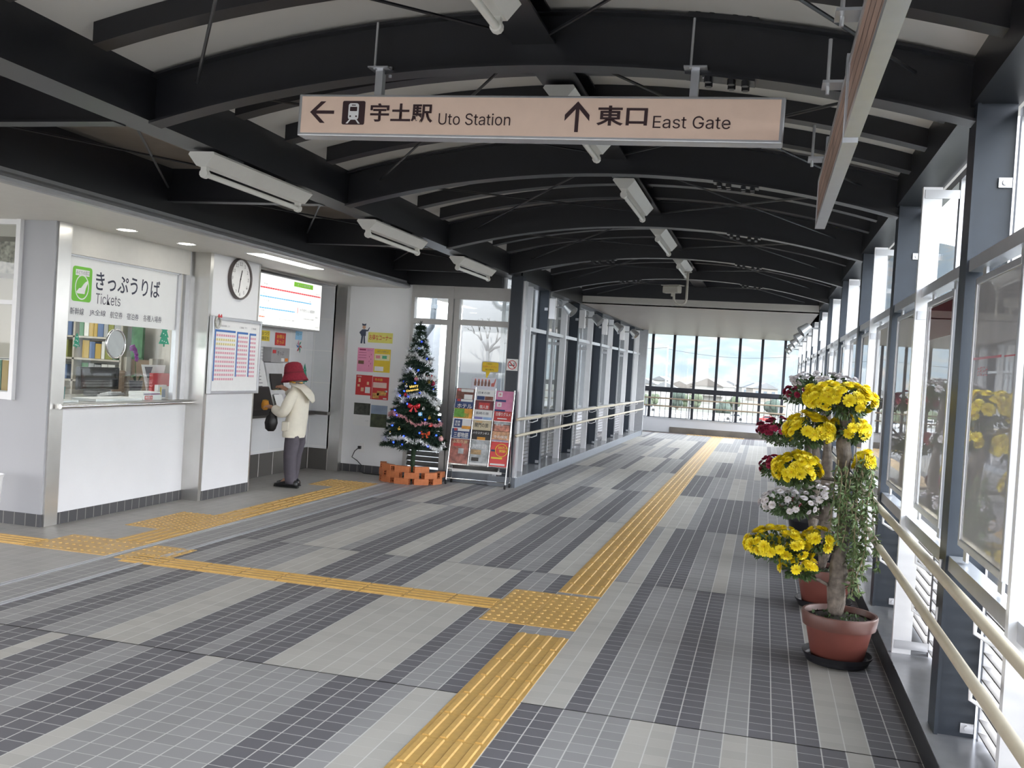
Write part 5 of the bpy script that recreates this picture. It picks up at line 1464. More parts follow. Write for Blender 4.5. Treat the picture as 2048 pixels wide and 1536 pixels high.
for a in (('ribbon_bow', 'large red ribbon bow at the middle of the Christmas tree', 'bow', -.03, .955, bow(redsh, 1.25)), ('gift_ornament', 'bright blue gift box ornament beside the large red bow', 'ornament', .055, .865, gift(mat('gift_blue', (.05, .35, .75), .3), mat('gift_silver', (.6, .7, .8), .3, .5))),
          ('bell_ornament', 'silver bell above the blue gift box ornament', 'ornament', .09, .94, bell(silver)), ('bell_ornament', 'gold bell high on the window side of the tree', 'ornament', .14, 1.27, bell(gold)), ('ribbon_bow', 'small red ribbon bow high by the gold bell', 'bow', .14, 1.33, bow(redsh, .6)),
          ('ball_ornament', 'dark red ball at the window side edge of the tree', 'ornament', .215, 1.245, ball(mat('ball_wine', (.28, .01, .04), .25), .032)), ('ball_ornament', 'silver ball above the golden greeting', 'ornament', -.135, 1.19, ball(silver)), ('ball_ornament', 'red ball under the golden greeting', 'ornament', -.14, 1.09, ball(redsh, .024)),
          ('gift_ornament', 'red gift box ornament on the lower window side of the tree', 'ornament', .19, .735, gift(redsh, mat('gift_red2', (.7, .1, .08), .3))), ('ribbon_bow', 'orange red hanging bow low on the tree', 'bow', .13, .63, bow(mat('bow_orange', (.75, .09, .02), .35), .95)), ('bell_ornament', 'gold bell just above the red gift box ornament', 'ornament', .17, .83, bell(gold)),
          ('star_ornament', 'small gold bear shaped ornament low on the wall side of the tree', 'ornament', -.19, .665, ball(gold, .022)), ('ball_ornament', 'red and white ball at the lowest window side branch', 'ornament', .33, .565, ball(mat('ball_candy', (.75, .35, .35), .3, var=.5, scale=90), .034)), ('ball_ornament', 'small red ball near the top of the tree', 'ornament', .13, 1.50, ball(redsh, .022)),
          ('ball_ornament', 'rose ball left of the gold bell row', 'ornament', -.02, 1.29, ball(mat('ball_rose', (.6, .22, .28), .25), .026)), ('ball_ornament', 'small silver ball at the outer edge near the blue bulbs', 'ornament', -.30, .60, ball(silver, .018)), ('ball_ornament', 'white ball at the window side of the lower middle', 'ornament', .27, .93, ball(paper, .03))):
    a = list(a); a[1] = a[1].replace('left of', 'below'); orn(*a)
p = surf(-.06, 1.17, 1.22)
t = thing('greeting_ornament', 'golden Merry Christmas lettering on the front of the tree', 'ornament', p)
for s_, dz, w_ in (('Merry', .028, .11), ('Christmas', -.018, .155)):
    text(s_, p + EZ * dz + V(.02 if dz > 0 else 0, 0, 0), (V(.94, .2, 0) + EZ * .22).normalized(), (EZ - V(.22, .04, 0)).normalized(), w_, None, gold, t, 'lettering', .02)

# bricks
brickm = mat('brick_orange', (.52, .17, .065), .75, var=.10, scale=22, bump=.2)
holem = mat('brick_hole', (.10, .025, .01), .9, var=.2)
def hollow_brick(par_off, L2, D2, H2):
    """a brick with two rows of square holes through its length; shell + holes"""
    b = MB(); n = 3
    b.box(-L2, L2, -D2, D2, -H2, -H2 + .012); b.box(-L2, L2, -D2, D2, H2 - .012, H2)
    b.box(-L2, L2, -D2, -D2 + .012, -H2 + .012, H2 - .012); b.box(-L2, L2, D2 - .012, D2, -H2 + .012, H2 - .012)
    b.box(-L2, L2, -.005, .005, -H2 + .012, H2 - .012); b.box(-L2, L2, -D2 + .012, D2 - .012, -.004, .004)
    return b
BL, BD, BH = .092, .040, .0362
BX, BY, BR = -4.235, 11.62, .365
brick0 = None
rows = [(.0375, [3.50, 4.12, 4.74, 5.36, 5.98], 0.0), (.1115, [3.22, 3.81, 4.43, 5.05, 5.67, 6.29], 0.0), (.1855, [3.52, 4.12, 4.74, 5.36], 0.0)]
for ri, (zc, angs, _) in enumerate(rows):
    for ai, a in enumerate(angs):
        p = V(BX + BR * math.cos(a), BY + BR * math.sin(a), zc)
        rz = a + PI / 2
        if ri == 1 and ai == 0: rz = a + PI / 2
        lab = 'orange hollow brick, %s from the wall side in the %s row of the ring' % (NTH[ai], ('lowest', 'middle', 'top')[ri])
        if brick0 is None:
            brick0 = thing('hollow_brick', lab, 'brick', p, rz=rz)
            o = hollow_brick(p, BL, BD, BH).build('clay_body', brickm, brick0)
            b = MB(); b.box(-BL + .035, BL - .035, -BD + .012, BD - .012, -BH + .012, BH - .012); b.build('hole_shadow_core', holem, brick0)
        else: dup(brick0, p, lab, rz=rz)

# ================================================================== BROCHURE RACK
RX0, RX1 = -3.785, -3.02
def ry(z): return 11.62 + .20 * (z / 1.2)          # the rack leans back
t = thing('brochure_rack', 'chrome brochure rack on castors in front of the corner column', 'rack', (-3.4, 11.7, 0)); o3 = t.location
for x_ in (RX0, RX1):
    b = MB(o3); b.tube([(x_, ry(.05), .05), (x_, ry(.6), .6), (x_, ry(1.22), 1.22)], .009, 8); b.build('upright', chrome, t)
    b = MB(o3); b.tube([(x_, ry(.06), .06), (x_, 11.85, .06)], .008, 8); b.tube([(x_, 11.85, .06), (x_, ry(.8) + .01, .8)], .007, 8); b.build('foot_bar', chrome, t)
    for y_ in (ry(.05) - .005, 11.85):
        b = MB(o3); b.lathe([(.022, -.009), (.024, 0), (.022, .009)], (x_, y_, .024), 14, 'x'); b.tube([(x_, y_, .03), (x_, y_, .06)], .006, 6); b.build('caster', rubber, t)
for x_ in (-3.525, -3.265):
    b = MB(o3); b.tube([(x_, ry(.25), .25), (x_, ry(1.23), 1.23)], .006, 6); b.build('divider', chrome, t)
for z_ in (.08, .20, .255):
    b = MB(o3); b.tube([(RX0, ry(z_), z_), (RX1, ry(z_), z_)], .006, 8); b.build('cross_bar', chrome, t)
b = MB(o3); b.box(RX0 + .06, RX1 - .06, ry(.2) - .012, ry(.2) + .0, .175, .205); b.build('name_strip', paper, t)
b = MB(o3); b.box(RX0 + .01, RX1 - .01, ry(.27), ry(.27) + .09, .262, .268); b.build('base_shelf', chrome, t)
zrow = [.585, .705, .835, .955, 1.075]
for z_ in zrow:
    b = MB(o3); b.box(RX0 + .01, RX1 - .01, ry(z_) + .015, ry(z_) + .075, z_ - .01, z_ - .006); b.build('tray', chrome, t)
cols3 = [(-3.775, -3.54), (-3.512, -3.278), (-3.252, -3.03)]
def br(lab, ci, ri, base, heads, extra=()):
    """brochure standing in column ci, row ri (0 = bottom, tall)"""
    x0, x1 = cols3[ci]
    z0 = .27 if ri == 0 else zrow[ri - 1] - .005
    z1 = .572 if ri == 0 else z0 + .125 if ri < 5 else 1.205
    ya, yb = ry(z0) - .004 + .006, ry(z1) - .004 + .012 - .006
    yb_ = ya + (z1 - z0) * (.2 / 1.2)
    t = thing('brochure', lab, 'brochure', ((x0 + x1) / 2, ya, z0)); o3 = t.location
    up = V(0, yb_ - ya, z1 - z0).normalized(); nrm = EX.cross(up)
    H = (z1 - z0) / up.z
    b = MB(o3); b.prism([(x0, 0), (x1, 0), (x1, H), (x0, H)], (0, ya, z0), EX, up, -.008); b.build('cover', base, t)
    w_ = x1 - x0
    for (nm, m_, a, c, d, e, lv) in extra:
        b = MB(o3); b.prism([(x0 + a * w_, d * H), (x0 + c * w_, d * H), (x0 + c * w_, e * H), (x0 + a * w_, e * H)], V(0, ya, z0) + nrm * (.0006 * lv), EX, up, .0006); b.build(nm, m_, t)
    for (s_, m_, a, c, d, e) in heads:
        text(s_, V(x0 + (a + c) / 2 * w_, ya, z0) + up * ((d + e) / 2 * H), EX, up, (c - a) * w_, (e - d) * H, m_, t, 'lettering', .01, off=.0022)
    return t
cw = paper; maroon = M['maroon']
dkblue = mat('c_navy', (.02, .05, .17), .35, var=.1); cgreen = mat('c_green', (.14, .38, .05), .35, var=.3, scale=20); cor = mat('c_orange', (.72, .32, .04), .35, var=.2, scale=20)
cbrown = mat('c_brown', (.19, .07, .05), .35, var=.4, scale=20); cgrey = mat('c_grey', (.45, .48, .50), .35, var=.4, scale=14); ctan = mat('c_tan', (.62, .54, .38), .35, var=.1)
cblack = mat('c_black', (.03, .025, .022), .35, var=.3); cred = mat('c_red', (.55, .05, .05), .3, var=.15, scale=15); cpink = mat('c_pink', (.66, .25, .42), .3, var=.1); csky = mat('c_sky', (.30, .45, .70), .35, var=.2, scale=10)
cmar = mat('c_maroon', (.17, .03, .045), .3, var=.2); crose = mat('c_rosebrown', (.40, .14, .11), .28, var=.6, scale=14)
br('brown brochure with red label and white mountain, top of the first column', 0, 5, cbrown, [('冬の旅', paper, .1, .3, .75, .95)], [('label', cred, .05, .25, .72, .97, 1), ('white_label', cw, .27, .95, .68, .95, 1), ('mountain', cw, .45, .92, .02, .45, 1)])
br('navy brochure with large white hotel lettering under the mountain brochure', 0, 4, dkblue, [('ホテル', paper, .12, .95, .05, .5)], [('label', cred, .08, .27, .72, .97, 1), ('white_label', cw, .3, .95, .72, .95, 1)])
br('green and orange brochure in the first column', 0, 3, cor, [('冬割', cgreen, .15, .8, .1, .55)], [('green_field', cgreen, .0, .55, .1, .95, 1)])
br('white brochure with round blue emblem in the first column', 0, 2, cw, [('温泉', paper, .1, .4, .55, .8), ('紅葉', paper, .1, .4, .25, .5)], [('round_emblem', dkblue, .04, .5, .1, .95, 1), ('orange_field', cor, .5, 1, .0, .3, 1)])
br('dark blue brochure with white characters above the red tall brochure', 0, 1, dkblue, [('三都物語', paper, .1, .92, .08, .6)], [('label', cred, .1, .26, .74, .98, 1), ('white_label', cw, .3, .95, .72, .95, 1)])
br('tall dark red photo brochure, bottom of the first column', 0, 0, crose, [('ふたり旅', mat('c_cream', (.75, .62, .35), .4), .08, .92, .83, .96)], [('red_mark', cred, .15, .6, .7, .82, 1), ('pale_spot', cgrey, .45, .75, .4, .62, 1)])
br('white brochure with blue and brown pictures, top of the middle column', 1, 5, cw, [('日本の旅', greyink, .1, .75, .6, .82)], [('blue_picture', dkblue, .05, .48, .05, .4, 1), ('brown_picture', cbrown, .5, .95, .05, .4, 1)])
br('maroon brochure with pale centre label in the middle column', 1, 4, cmar, [('個人旅', paper, .25, .75, .15, .5)], [('red_label', cred, .2, .8, .1, .75, 1)])
br('white brochure with violet and sky stripes in the middle column', 1, 3, cw, [('長崎の旅', greyink, .08, .8, .5, .78)], [('violet_stripe', mat('c_violet', (.22, .22, .5), .4), .02, .48, .02, .28, 1), ('sky_stripe', csky, .5, .98, .02, .28, 1)])
br('tan brochure with dark brush lettering in the middle column', 1, 2, ctan, [('関門の旅', ink, .1, .85, .28, .72)], [('red_line', cor, .15, .5, .78, .84, 1)])
br('black brochure with white logo lettering in the middle column', 1, 1, cblack, [('ハウステンボス', paper, .05, .95, .55, .8)], [('orange_patch', cor, .3, .75, .0, .28, 1)])
br('tall grey landscape brochure, bottom of the middle column', 1, 0, cgrey, [('九州の温泉', paper, .1, .9, .68, .86)], [('ochre_hill', mat('c_ochre', (.45, .3, .15), .4, var=.4, scale=20), .03, .6, .42, .62, 1), ('dark_field', cblack, .1, .5, .15, .3, 1), ('white_foot', cw, 0, 1, 0, .08, 1)])
br('pink brochure with white square label, top of the last column', 2, 5, cpink, [('旅', cred, .17, .3, .55, .78)], [('square_label', cw, .1, .36, .45, .88, 1), ('blue_corner', dkblue, .0, .6, .0, .18, 1)])
br('pink brochure with white square label, second of the last column', 2, 4, cpink, [('旅', cred, .17, .3, .55, .78)], [('square_label', cw, .1, .36, .45, .88, 1), ('blue_corner', dkblue, .0, .6, .0, .18, 1)])
br('bright red brochure with white gourmet lettering in the last column', 2, 3, cred, [('日帰りグルメ', paper, .1, .95, .5, .88)], [('white_line', cw, .2, .75, .2, .3, 1)])
br('rose brown brochure with grey top strip in the last column', 2, 2, cbrown, [('味の旅', paper, .15, .6, .55, .8)], [('grey_strip', cgrey, .05, .98, .72, .98, 1), ('rose_field', mat('c_rose', (.6, .25, .18), .4, var=.5, scale=25), .1, .95, .05, .65, 2)])
br('pale orange brochure above the tall red one in the last column', 2, 1, mat('c_peach', (.68, .38, .22), .4, var=.4, scale=20), [('冬の味覚', paper, .1, .9, .3, .6)], [('violet_foot', mat('c_lilac', (.4, .3, .45), .4), .02, .95, .0, .15, 1)])
br('tall bright red brochure with round yellow 200 mark, bottom of the last column', 2, 0, mat('c_scarlet', (.72, .06, .06), .3, var=.05), [('200万人', mat('c_lemon', (.85, .70, .05), .4), .42, .98, .72, .84), ('突破!', M['c_lemon'], .5, .9, .58, .70)], [('blue_mark', dkblue, .03, .28, .6, .68, 1), ('yellow_line', M['c_lemon'], .08, .72, .31, .38, 1), ('white_notes', cw, .05, .9, .05, .12, 1)])
rt_ = COL.objects
b = MB(V(-3.14, ry(.45), .48)); 
t = bpy.data.objects.get('brochure.017')
if t:
    up = V(0, .1644, .9864); c_ = V(-3.11, 11.695, .472); nrm = EX.cross(up)
    b = MB(t.location); b.tube([c_ + (EX * math.cos(2 * PI * i / 28) + up * math.sin(2 * PI * i / 28)) * .078 + nrm * .003 for i in range(29)], .004, 6, caps=False); b.build('round_mark', M['c_lemon'], t)
# cards clipped to the top of the rack
t = thing('speech_bubble_card', 'yellow speech bubble card above the brochure rack', 'card', (-3.36, 11.86, 1.43)); o3 = t.location
b = MB(o3); b.prism([(-3.47 + p[0] * 1.0, p[1]) for p in rrect(0, .21, 1.435, 1.555, .02)], (0, 11.86, 0), EX, EZ, .003); b.prism([(-3.42, 1.436), (-3.36, 1.436), (-3.41, 1.34)], (0, 11.86, 0), EX, EZ, .003); b.build('bubble', mat('bubble_yellow', (.75, .52, .02), .5), t)
b = MB(o3); b.prism([(-3.48 + p[0], p[1]) for p in rrect(0, .23, 1.425, 1.565, .025)], (0, 11.8605, 0), EX, EZ, -.002); b.build('edge', mat('bubble_edge', (.45, .43, .45), .5), t)
tY('ご自由に', -3.42, -3.34, 1.525, 1.543, ink, t, y=11.857); tY('お持ちください', -3.46, -3.28, 1.485, 1.513, redm, t, y=11.857); tY('旅行案内', -3.43, -3.32, 1.452, 1.472, ink, t, y=11.857)
t = thing('figure_card', 'white shaped card with a row of little figures on top of the rack', 'card', (-3.42, 11.845, 1.2)); o3 = t.location
b = MB(o3); b.prism([(-3.60, 1.20), (-3.27, 1.20), (-3.27, 1.345), (-3.29, 1.365), (-3.40, 1.355), (-3.44, 1.36), (-3.57, 1.355), (-3.595, 1.34)], (0, 11.845, 0), EX, EZ, .003); b.build('sheet', mat('card_pale', (.66, .66, .74), .5), t)
b = MB(o3)
for i in range(5):
    x_ = -3.56 + .045 * i; b.prism([(x_, 1.25), (x_ + .028, 1.25), (x_ + .032, 1.29), (x_ + .025, 1.325), (x_ + .008, 1.325), (x_, 1.29)], (0, 11.842, 0), EX, EZ, .001)
b.build('figure_pattern', cbrown, t)
b = MB(o3)
for i in range(5):
    x_ = -3.55 + .045 * i; b.lathe([(.010, 0), (.010, .001)], (x_ + .006, 11.8405, 1.328), 10, 'y')
b.prism([(-3.335, 1.25), (-3.295, 1.25), (-3.275, 1.345), (-3.285, 1.35), (-3.30, 1.30), (-3.335, 1.29)], (0, 11.8415, 0), EX, EZ, .001)
b.build('red_print_pattern', mat('card_red', (.55, .14, .12), .5), t)
t = thing('no_smoking_sign', 'square white no smoking sign on the dark corner column', 'sign', (-3.09, 11.895, 1.54)); o3 = t.location
b = MB(o3); b.box(-3.165, -3.02, 11.893, 11.899, 1.467, 1.613); b.build('plate', paper, t)
ys_ = 11.892
b = MB(o3); R2 = .058
for i in range(32):
    a0, a1 = 2 * PI * i / 32, 2 * PI * (i + 1) / 32
    b.prism([(-3.0925 + R2 * k * math.cos(a), 1.54 + R2 * k * math.sin(a)) for k, a in ((1, a0), (1, a1), (.84, a1), (.84, a0))], (0, ys_, 0), EX, EZ, .001)
b.prism([(-3.0925 + x, 1.54 + z) for x, z in ((-.044, .036), (-.036, .044), (.044, -.036), (.036, -.044))], (0, ys_ - .001, 0), EX, EZ, .001)
b.build('red_ring_mark', redm, t)
b = MB(o3); b.box(-3.135, -3.06, ys_ - .0006, ys_ + .0003, 1.528, 1.54); b.build('cigarette_mark', ink, t)
b = MB(o3); b.tube([(-3.058, ys_, 1.54), (-3.062, ys_, 1.555), (-3.05, ys_, 1.565), (-3.055, ys_, 1.58)], .003, 5); b.tube([(-3.07, ys_, 1.545), (-3.075, ys_, 1.56), (-3.066, ys_, 1.572)], .003, 5); b.build('smoke_mark', ink, t)

# ================================================================== CHRYSANTHEMUM POTS
leafm = mat('mum_leaf', (.055, .10, .03), .55, var=.35, scale=30)
leafp = mat('vine_leaf', (.13, .19, .075), .6, var=.35, scale=30)
terra = mat('terracotta', (.155, .045, .034), .5, var=.08, scale=6)
terra2 = mat('terracotta_rim', (.11, .042, .032), .4, var=.08)
soil = mat('soil', (.03, .024, .018), .9, var=.4, scale=60, bump=.6)
wood = mat('driftwood', (.15, .125, .105), .85, var=.45, scale=24, bump=1.0)
saucm = mat('saucer_black', (.012, .012, .016), .35, var=.1)
def bloom_mesh(name, m_, m2, r, seed, layers=4, petals=12):
    rb = random.Random(seed); b = MB()
    for l_ in range(layers):
        n = petals - 2 * l_; rr = r * (1 - .17 * l_); tilt = .12 + .36 * l_
        for i in range(n):
            a = 2 * PI * (i + .5 * l_) / n + rb.uniform(-.1, .1)
            d = V(math.cos(a), math.sin(a), 0); s = V(-d.y, d.x, 0)
            c0 = EZ * (.0015 * l_); tip = d * rr * math.cos(tilt) + EZ * (rr * math.sin(tilt) + .001 * l_)
            mid = d * rr * .55 * math.cos(tilt * 1.1) + EZ * (rr * .55 * math.sin(tilt * 1.1) - r * .05)
            w_ = rr * .27
            v0, v1, v2, v3, v4, v5 = [b.v(q) for q in (c0, mid - s * w_, mid + s * w_, tip - s * w_ * .62, tip + s * w_ * .62, tip + d * rr * .10)]
            b._f([v0, v1, v2]); b._f([v1, v3, v4, v2]); b._f([v3, v5, v4])
    b.mi = 1
    b.sph((0, 0, r * .32), r * .20, 7, 4)
    bm = b.bm
    me = bpy.data.meshes.new(name); bm.to_mesh(me); bm.free()
    me.materials.append(m_); me.materials.append(m2)
    for p in me.polygons: p.use_smooth = True
    return me
def mum(label, px, py, tiers, petal, centre, r, trunk, pot='terra', seed=1, vines=(), maxn=100, up=.0, leafden=420):
    rb = random.Random(seed)
    t = thing('potted_chrysanthemum', label, 'plant', (px, py, 0)); o3 = t.location
    m_pot = terra if pot == 'terra' else saucm
    b = MB(o3); b.lathe([(.135, .035), (.14, .04), (.182, .235), (.176, .235), (.15, .20)], (px, py, 0), 36, cap=True); po = b.build('pot', m_pot, t, smooth='auto')
    b = MB(o3); b.lathe([(.181, .205), (.193, .207), (.203, .272), (.199, .281), (.186, .280), (.178, .25)], (px, py, 0), 36, cap=False); b.build('rim', terra2 if pot == 'terra' else saucm, po, smooth='auto'); COL.objects[-1].location = (0, 0, 0)
    b = MB(o3); b.lathe([(.145, .004), (.165, .012), (.182, .060), (.190, .062), (.188, .055), (.165, .022), (.06, .02)], (px, py, 0), 36); b.build('saucer', saucm, t, smooth='auto')
    b = MB(o3); b.lathe([(.178, .245), (.12, .252), (.02, .256)], (px, py, 0), 24, cap=True); b.build('soil', soil, t, smooth=True)
    # trunk
    pts = [V(*p[:3]) for p in trunk]; b = MB(o3)
    b.tube(pts, [p[3] for p in trunk], 14)
    o = b.build('trunk', wood, t, smooth=True)
    ss = o.modifiers.new('smooth', 'SUBSURF'); ss.levels = 2; ss.render_levels = 2
    tx_ = bpy.data.textures.new('bark', 'CLOUDS'); tx_.noise_scale = .085; tx_.noise_depth = 3
    dm = o.modifiers.new('bark', 'DISPLACE'); dm.texture = tx_; dm.strength = .05; dm.mid_level = .5
    # branches to tiers
    for (cx, cy, cz, rx, ryy, rz_, n) in tiers:
        k = min(range(len(pts)), key=lambda i: abs(pts[i].z - cz)); s0 = pts[k]
        b = MB(o3); b.tube([s0, s0.lerp(V(cx, cy, cz - rz_ * .6), .5) + EZ * .01, V(cx, cy, cz - rz_ * .4)], [.012, .009, .006], 7); b.build('branch', wood, t, smooth=True)
    me1 = [bloom_mesh('bloom', petal, centre, r * q, seed * 10 + i) for i, q in enumerate((1.0, .9, 1.12))]
    pos = []
    for ti, (cx, cy, cz, rx, ryy, rz_, n) in enumerate(tiers):
        for i in range(n):
            for _ in range(30):
                u = rb.uniform(-1, 1); a = rb.uniform(0, 2 * PI); s_ = math.sqrt(1 - u * u)
                d = V(s_ * math.cos(a), s_ * math.sin(a), u)
                if d.z > -.45 + up: break
            p = V(cx + d.x * rx, cy + d.y * ryy, cz + d.z * rz_) 
            nrm = V(d.x / rx, d.y / ryy, d.z / rz_).normalized()
            nrm = (nrm + EZ * .25 + V(rb.uniform(-.3, .3), rb.uniform(-.3, .3), rb.uniform(-.2, .3))).normalized()
            pos.append((p + nrm * rb.uniform(-.008, .012), nrm))
    eye_ = V(0, 0, 1.5)
    pos.sort(key=lambda q: -(q[1].dot((eye_ - q[0]).normalized())))
    for i, (p, nrm) in enumerate(pos[:maxn]):
        o = bpy.data.objects.new('bloom', me1[i % 3]); COL.objects.link(o); o.parent = t
        o.location = p - Vector(o3); o.rotation_euler = (nrm.to_track_quat('Z', 'Y') @ Euler((0, 0, rb.uniform(0, 6))).to_quaternion()).to_euler()
    if len(pos) > maxn:
        bm = bmesh.new()
        for i, (p, nrm) in enumerate(pos[maxn:]):
            mx = Matrix.Translation(p - Vector(o3)) @ nrm.to_track_quat('Z', 'Y').to_matrix().to_4x4()
            n0 = len(bm.verts); bm.from_mesh(me1[i % 3]); bm.verts.ensure_lookup_table()
            bmesh.ops.transform(bm, matrix=mx, verts=bm.verts[n0:])
        me = bpy.data.meshes.new('far_blooms'); bm.to_mesh(me); bm.free(); me.materials.append(petal); me.materials.append(centre)
        o = bpy.data.objects.new('far_blooms', me); COL.objects.link(o); o.parent = t; o['kind'] = 'stuff'
    # leaves
    b = MB(o3)
    def leaf(p, d, l, w_):
        s = d.cross(V(rb.uniform(-1, 1), rb.uniform(-1, 1), rb.uniform(-.3, 1)))
        if s.length < 1e-4: s = d.orthogonal()
        s = s.normalized() * w_; nn = d.cross(s).normalized()
        a0 = p; a1 = p + d * l * .5; a2 = p + d * l
        v = [b.v(q) for q in (a0, a1 - s + nn * w_ * .3, a1, a1 + s + nn * w_ * .3, a2)]
        b._f([v[0], v[2], v[1]]); b._f([v[0], v[3], v[2]]); b._f([v[1], v[2], v[4]]); b._f([v[2], v[3], v[4]])
    for (cx, cy, cz, rx, ryy, rz_, n) in tiers:
        nl = int(leafden * (rx * ryy) / (.19 * .16)) + 60
        for i in range(nl):
            d = V(rb.gauss(0, 1), rb.gauss(0, 1), rb.gauss(-.3, .8)).normalized(); q = rb.uniform(.35, .97)
            p = V(cx + d.x * rx * q, cy + d.y * ryy * q, cz + d.z * rz_ * q - .012)
            leaf(p, (d + V(rb.uniform(-.6, .6), rb.uniform(-.6, .6), rb.uniform(-.6, .2))).normalized(), rb.uniform(.022, .042), rb.uniform(.007, .013))
    for i in range(70):
        a = rb.uniform(0, 6.28); q = rb.uniform(.02, .15)
        leaf(V(px + q * math.cos(a), py + q * math.sin(a), .252), V(rb.uniform(-.6, .6), rb.uniform(-.6, .6), 1).normalized(), rb.uniform(.012, .028), .007)
    b.build('foliage', leafm, t, fix=False)
    if vines:
        b = MB(o3); b2 = MB(o3)
        for (x0, y0, z0, z1, sw) in vines:
            p = V(x0, y0, z0); pts2 = [p.copy()]
            while p.z > z1:
                p = p + V(rb.uniform(-1, 1) * sw, rb.uniform(-1, 1) * sw, -rb.uniform(.025, .05)); pts2.append(p.copy())
                for _ in range(6): leaf(p, V(rb.uniform(-1, 1), rb.uniform(-1, 1), rb.uniform(-1.4, .3)).normalized(), rb.uniform(.025, .055), rb.uniform(.005, .010))
            b2.tube(pts2, .003, 5)
        b.build('hanging_leaves', leafp, t, fix=False)
        b2.build('vine_stems', mat('stem_brown', (.24, .19, .11), .7, var=.2), t)
    return t
yel = mat('petal_yellow', (.90, .74, .02), .5, var=.06); yelc = mat('petal_yellow_core', (.70, .46, .01), .6)
whi = mat('petal_white', (.80, .76, .77), .5, var=.06); whic = mat('petal_white_core', (.62, .55, .40), .6)
redp = mat('petal_crimson', (.30, .01, .05), .6, var=.15); redc = mat('petal_crimson_core', (.32, .03, .05), .6)
pnk = mat('petal_pale_pink', (.55, .40, .40), .55, var=.1)
PY1 = 5.68
tr1 = [(.455, PY1, .24, .056), (.452, PY1, .40, .048), (.45, PY1 + .01, .60, .040), (.468, PY1 + .02, .80, .034), (.455, PY1 + .02, 1.0, .032), (.448, PY1 + .02, 1.15, .034), (.44, PY1 + .02, 1.28, .030), (.43, PY1 + .02, 1.42, .032), (.42, PY1 + .02, 1.48, .012)]
vin = [(.50 + .012 * i, PY1 - .05 + .012 * (i % 3), 1.16 - .03 * (i % 4), .40 + .05 * (i % 5), .011) for i in range(9)] + [(.41 + .014 * i, PY1 - .06, 1.12 - .05 * (i % 3), .66 + .04 * (i % 4), .009) for i in range(6)]
mum('yellow cascading chrysanthemum on a driftwood trunk in a terracotta pot, foremost of the flower pots', .475, 5.66,
    [(.40, PY1, 1.45, .185, .15, .085, 100), (.25, PY1, 1.265, .12, .12, .09, 64), (.47, PY1 + .04, 1.29, .105, .11, .06, 36), (.20, PY1 - .02, 1.045, .12, .13, .085, 76), (.555, PY1 + .02, 1.10, .045, .05, .06, 16), (.13, PY1, .615, .175, .15, .085, 66), (.34, PY1, .66, .085, .08, .065, 14), (.25, PY1 - .02, .50, .10, .08, .05, 20)],
    yel, yelc, .031, tr1, seed=3, vines=vin, maxn=100)
PY2 = 7.02
tr2 = [(.46, PY2, .24, .05), (.46, PY2, .6, .045), (.44, PY2, 1.0, .035), (.42, PY2, 1.4, .03), (.40, PY2, 1.56, .012)]
mum('white chrysanthemum in a terracotta pot standing behind the yellow one', .475, PY2,
    [(.38, PY2, 1.55, .215, .16, .05, 70), (.30, PY2, 1.22, .17, .15, .05, 36), (.22, PY2, .70, .205, .17, .09, 70), (.42, PY2, .78, .14, .12, .07, 22)],
    whi, whic, .023, tr2, seed=5, maxn=100)
PY3 = 8.45
tr3 = [(.45, PY3, .24, .045), (.45, PY3, .7, .04), (.42, PY3, 1.2, .03), (.40, PY3, 1.45, .012)]
mum('dark crimson chrysanthemum in a dark pot, third in the row of flower pots', .47, PY3,
    [(.36, PY3, 1.45, .20, .15, .06, 40), (.13, PY3, 1.14, .17, .15, .08, 60), (.13, PY3, .82, .13, .14, .09, 45), (.25, PY3, .5, .16, .14, .07, 24)],
    redp, redc, .028, tr3, 'dark', seed=8, maxn=100)
PY4 = 9.9
tr4 = [(.45, PY4, .24, .04), (.45, PY4, .7, .035), (.42, PY4, 1.2, .03), (.40, PY4, 1.5, .012)]
mum('white chrysanthemum seen past the crimson one, last in the row of flower pots', .47, PY4,
    [(.35, PY4, 1.40, .21, .15, .06, 34), (.20, PY4, 1.02, .22, .16, .10, 60), (.30, PY4, .6, .16, .14, .07, 24)],
    whi, whic, .023, tr4, 'dark', seed=12, maxn=90)
# ================================================================== OUTSIDE
rx = random.Random(21)
grass = mat('field_ground', (.09, .09, .07), .9, var=.3, scale=.02)
asph = mat('road_asphalt', (.14, .14, .14), .85, var=.06, scale=.3)
b = MB(); b.quad((-2500, 32, GROUND), (2500, 32, GROUND), (2500, 2600, GROUND), (-2500, 2600, GROUND)); b.quad((-2500, -900, GROUND), (2500, -900, GROUND), (2500, 32, GROUND), (-2500, 32, GROUND)); b.build('ground', grass, kind='structure', fix=False)
b = MB(); b.box(-400, 400, 206, 250, GROUND, GROUND + .06); b.box(-108, -96, 250, 420, GROUND, GROUND + .06); b.build('road', asph, kind='structure')
b = MB()
for i in range(-14, 14): b.box(i * 12, i * 12 + 6, 227.8, 228.2, GROUND + .06, GROUND + .08)
for i in range(8): b.box(-88 + i * 1.6, -87.2 + i * 1.6, 212, 218, GROUND + .06, GROUND + .08)
b.build('road_marking', paper, kind='structure')

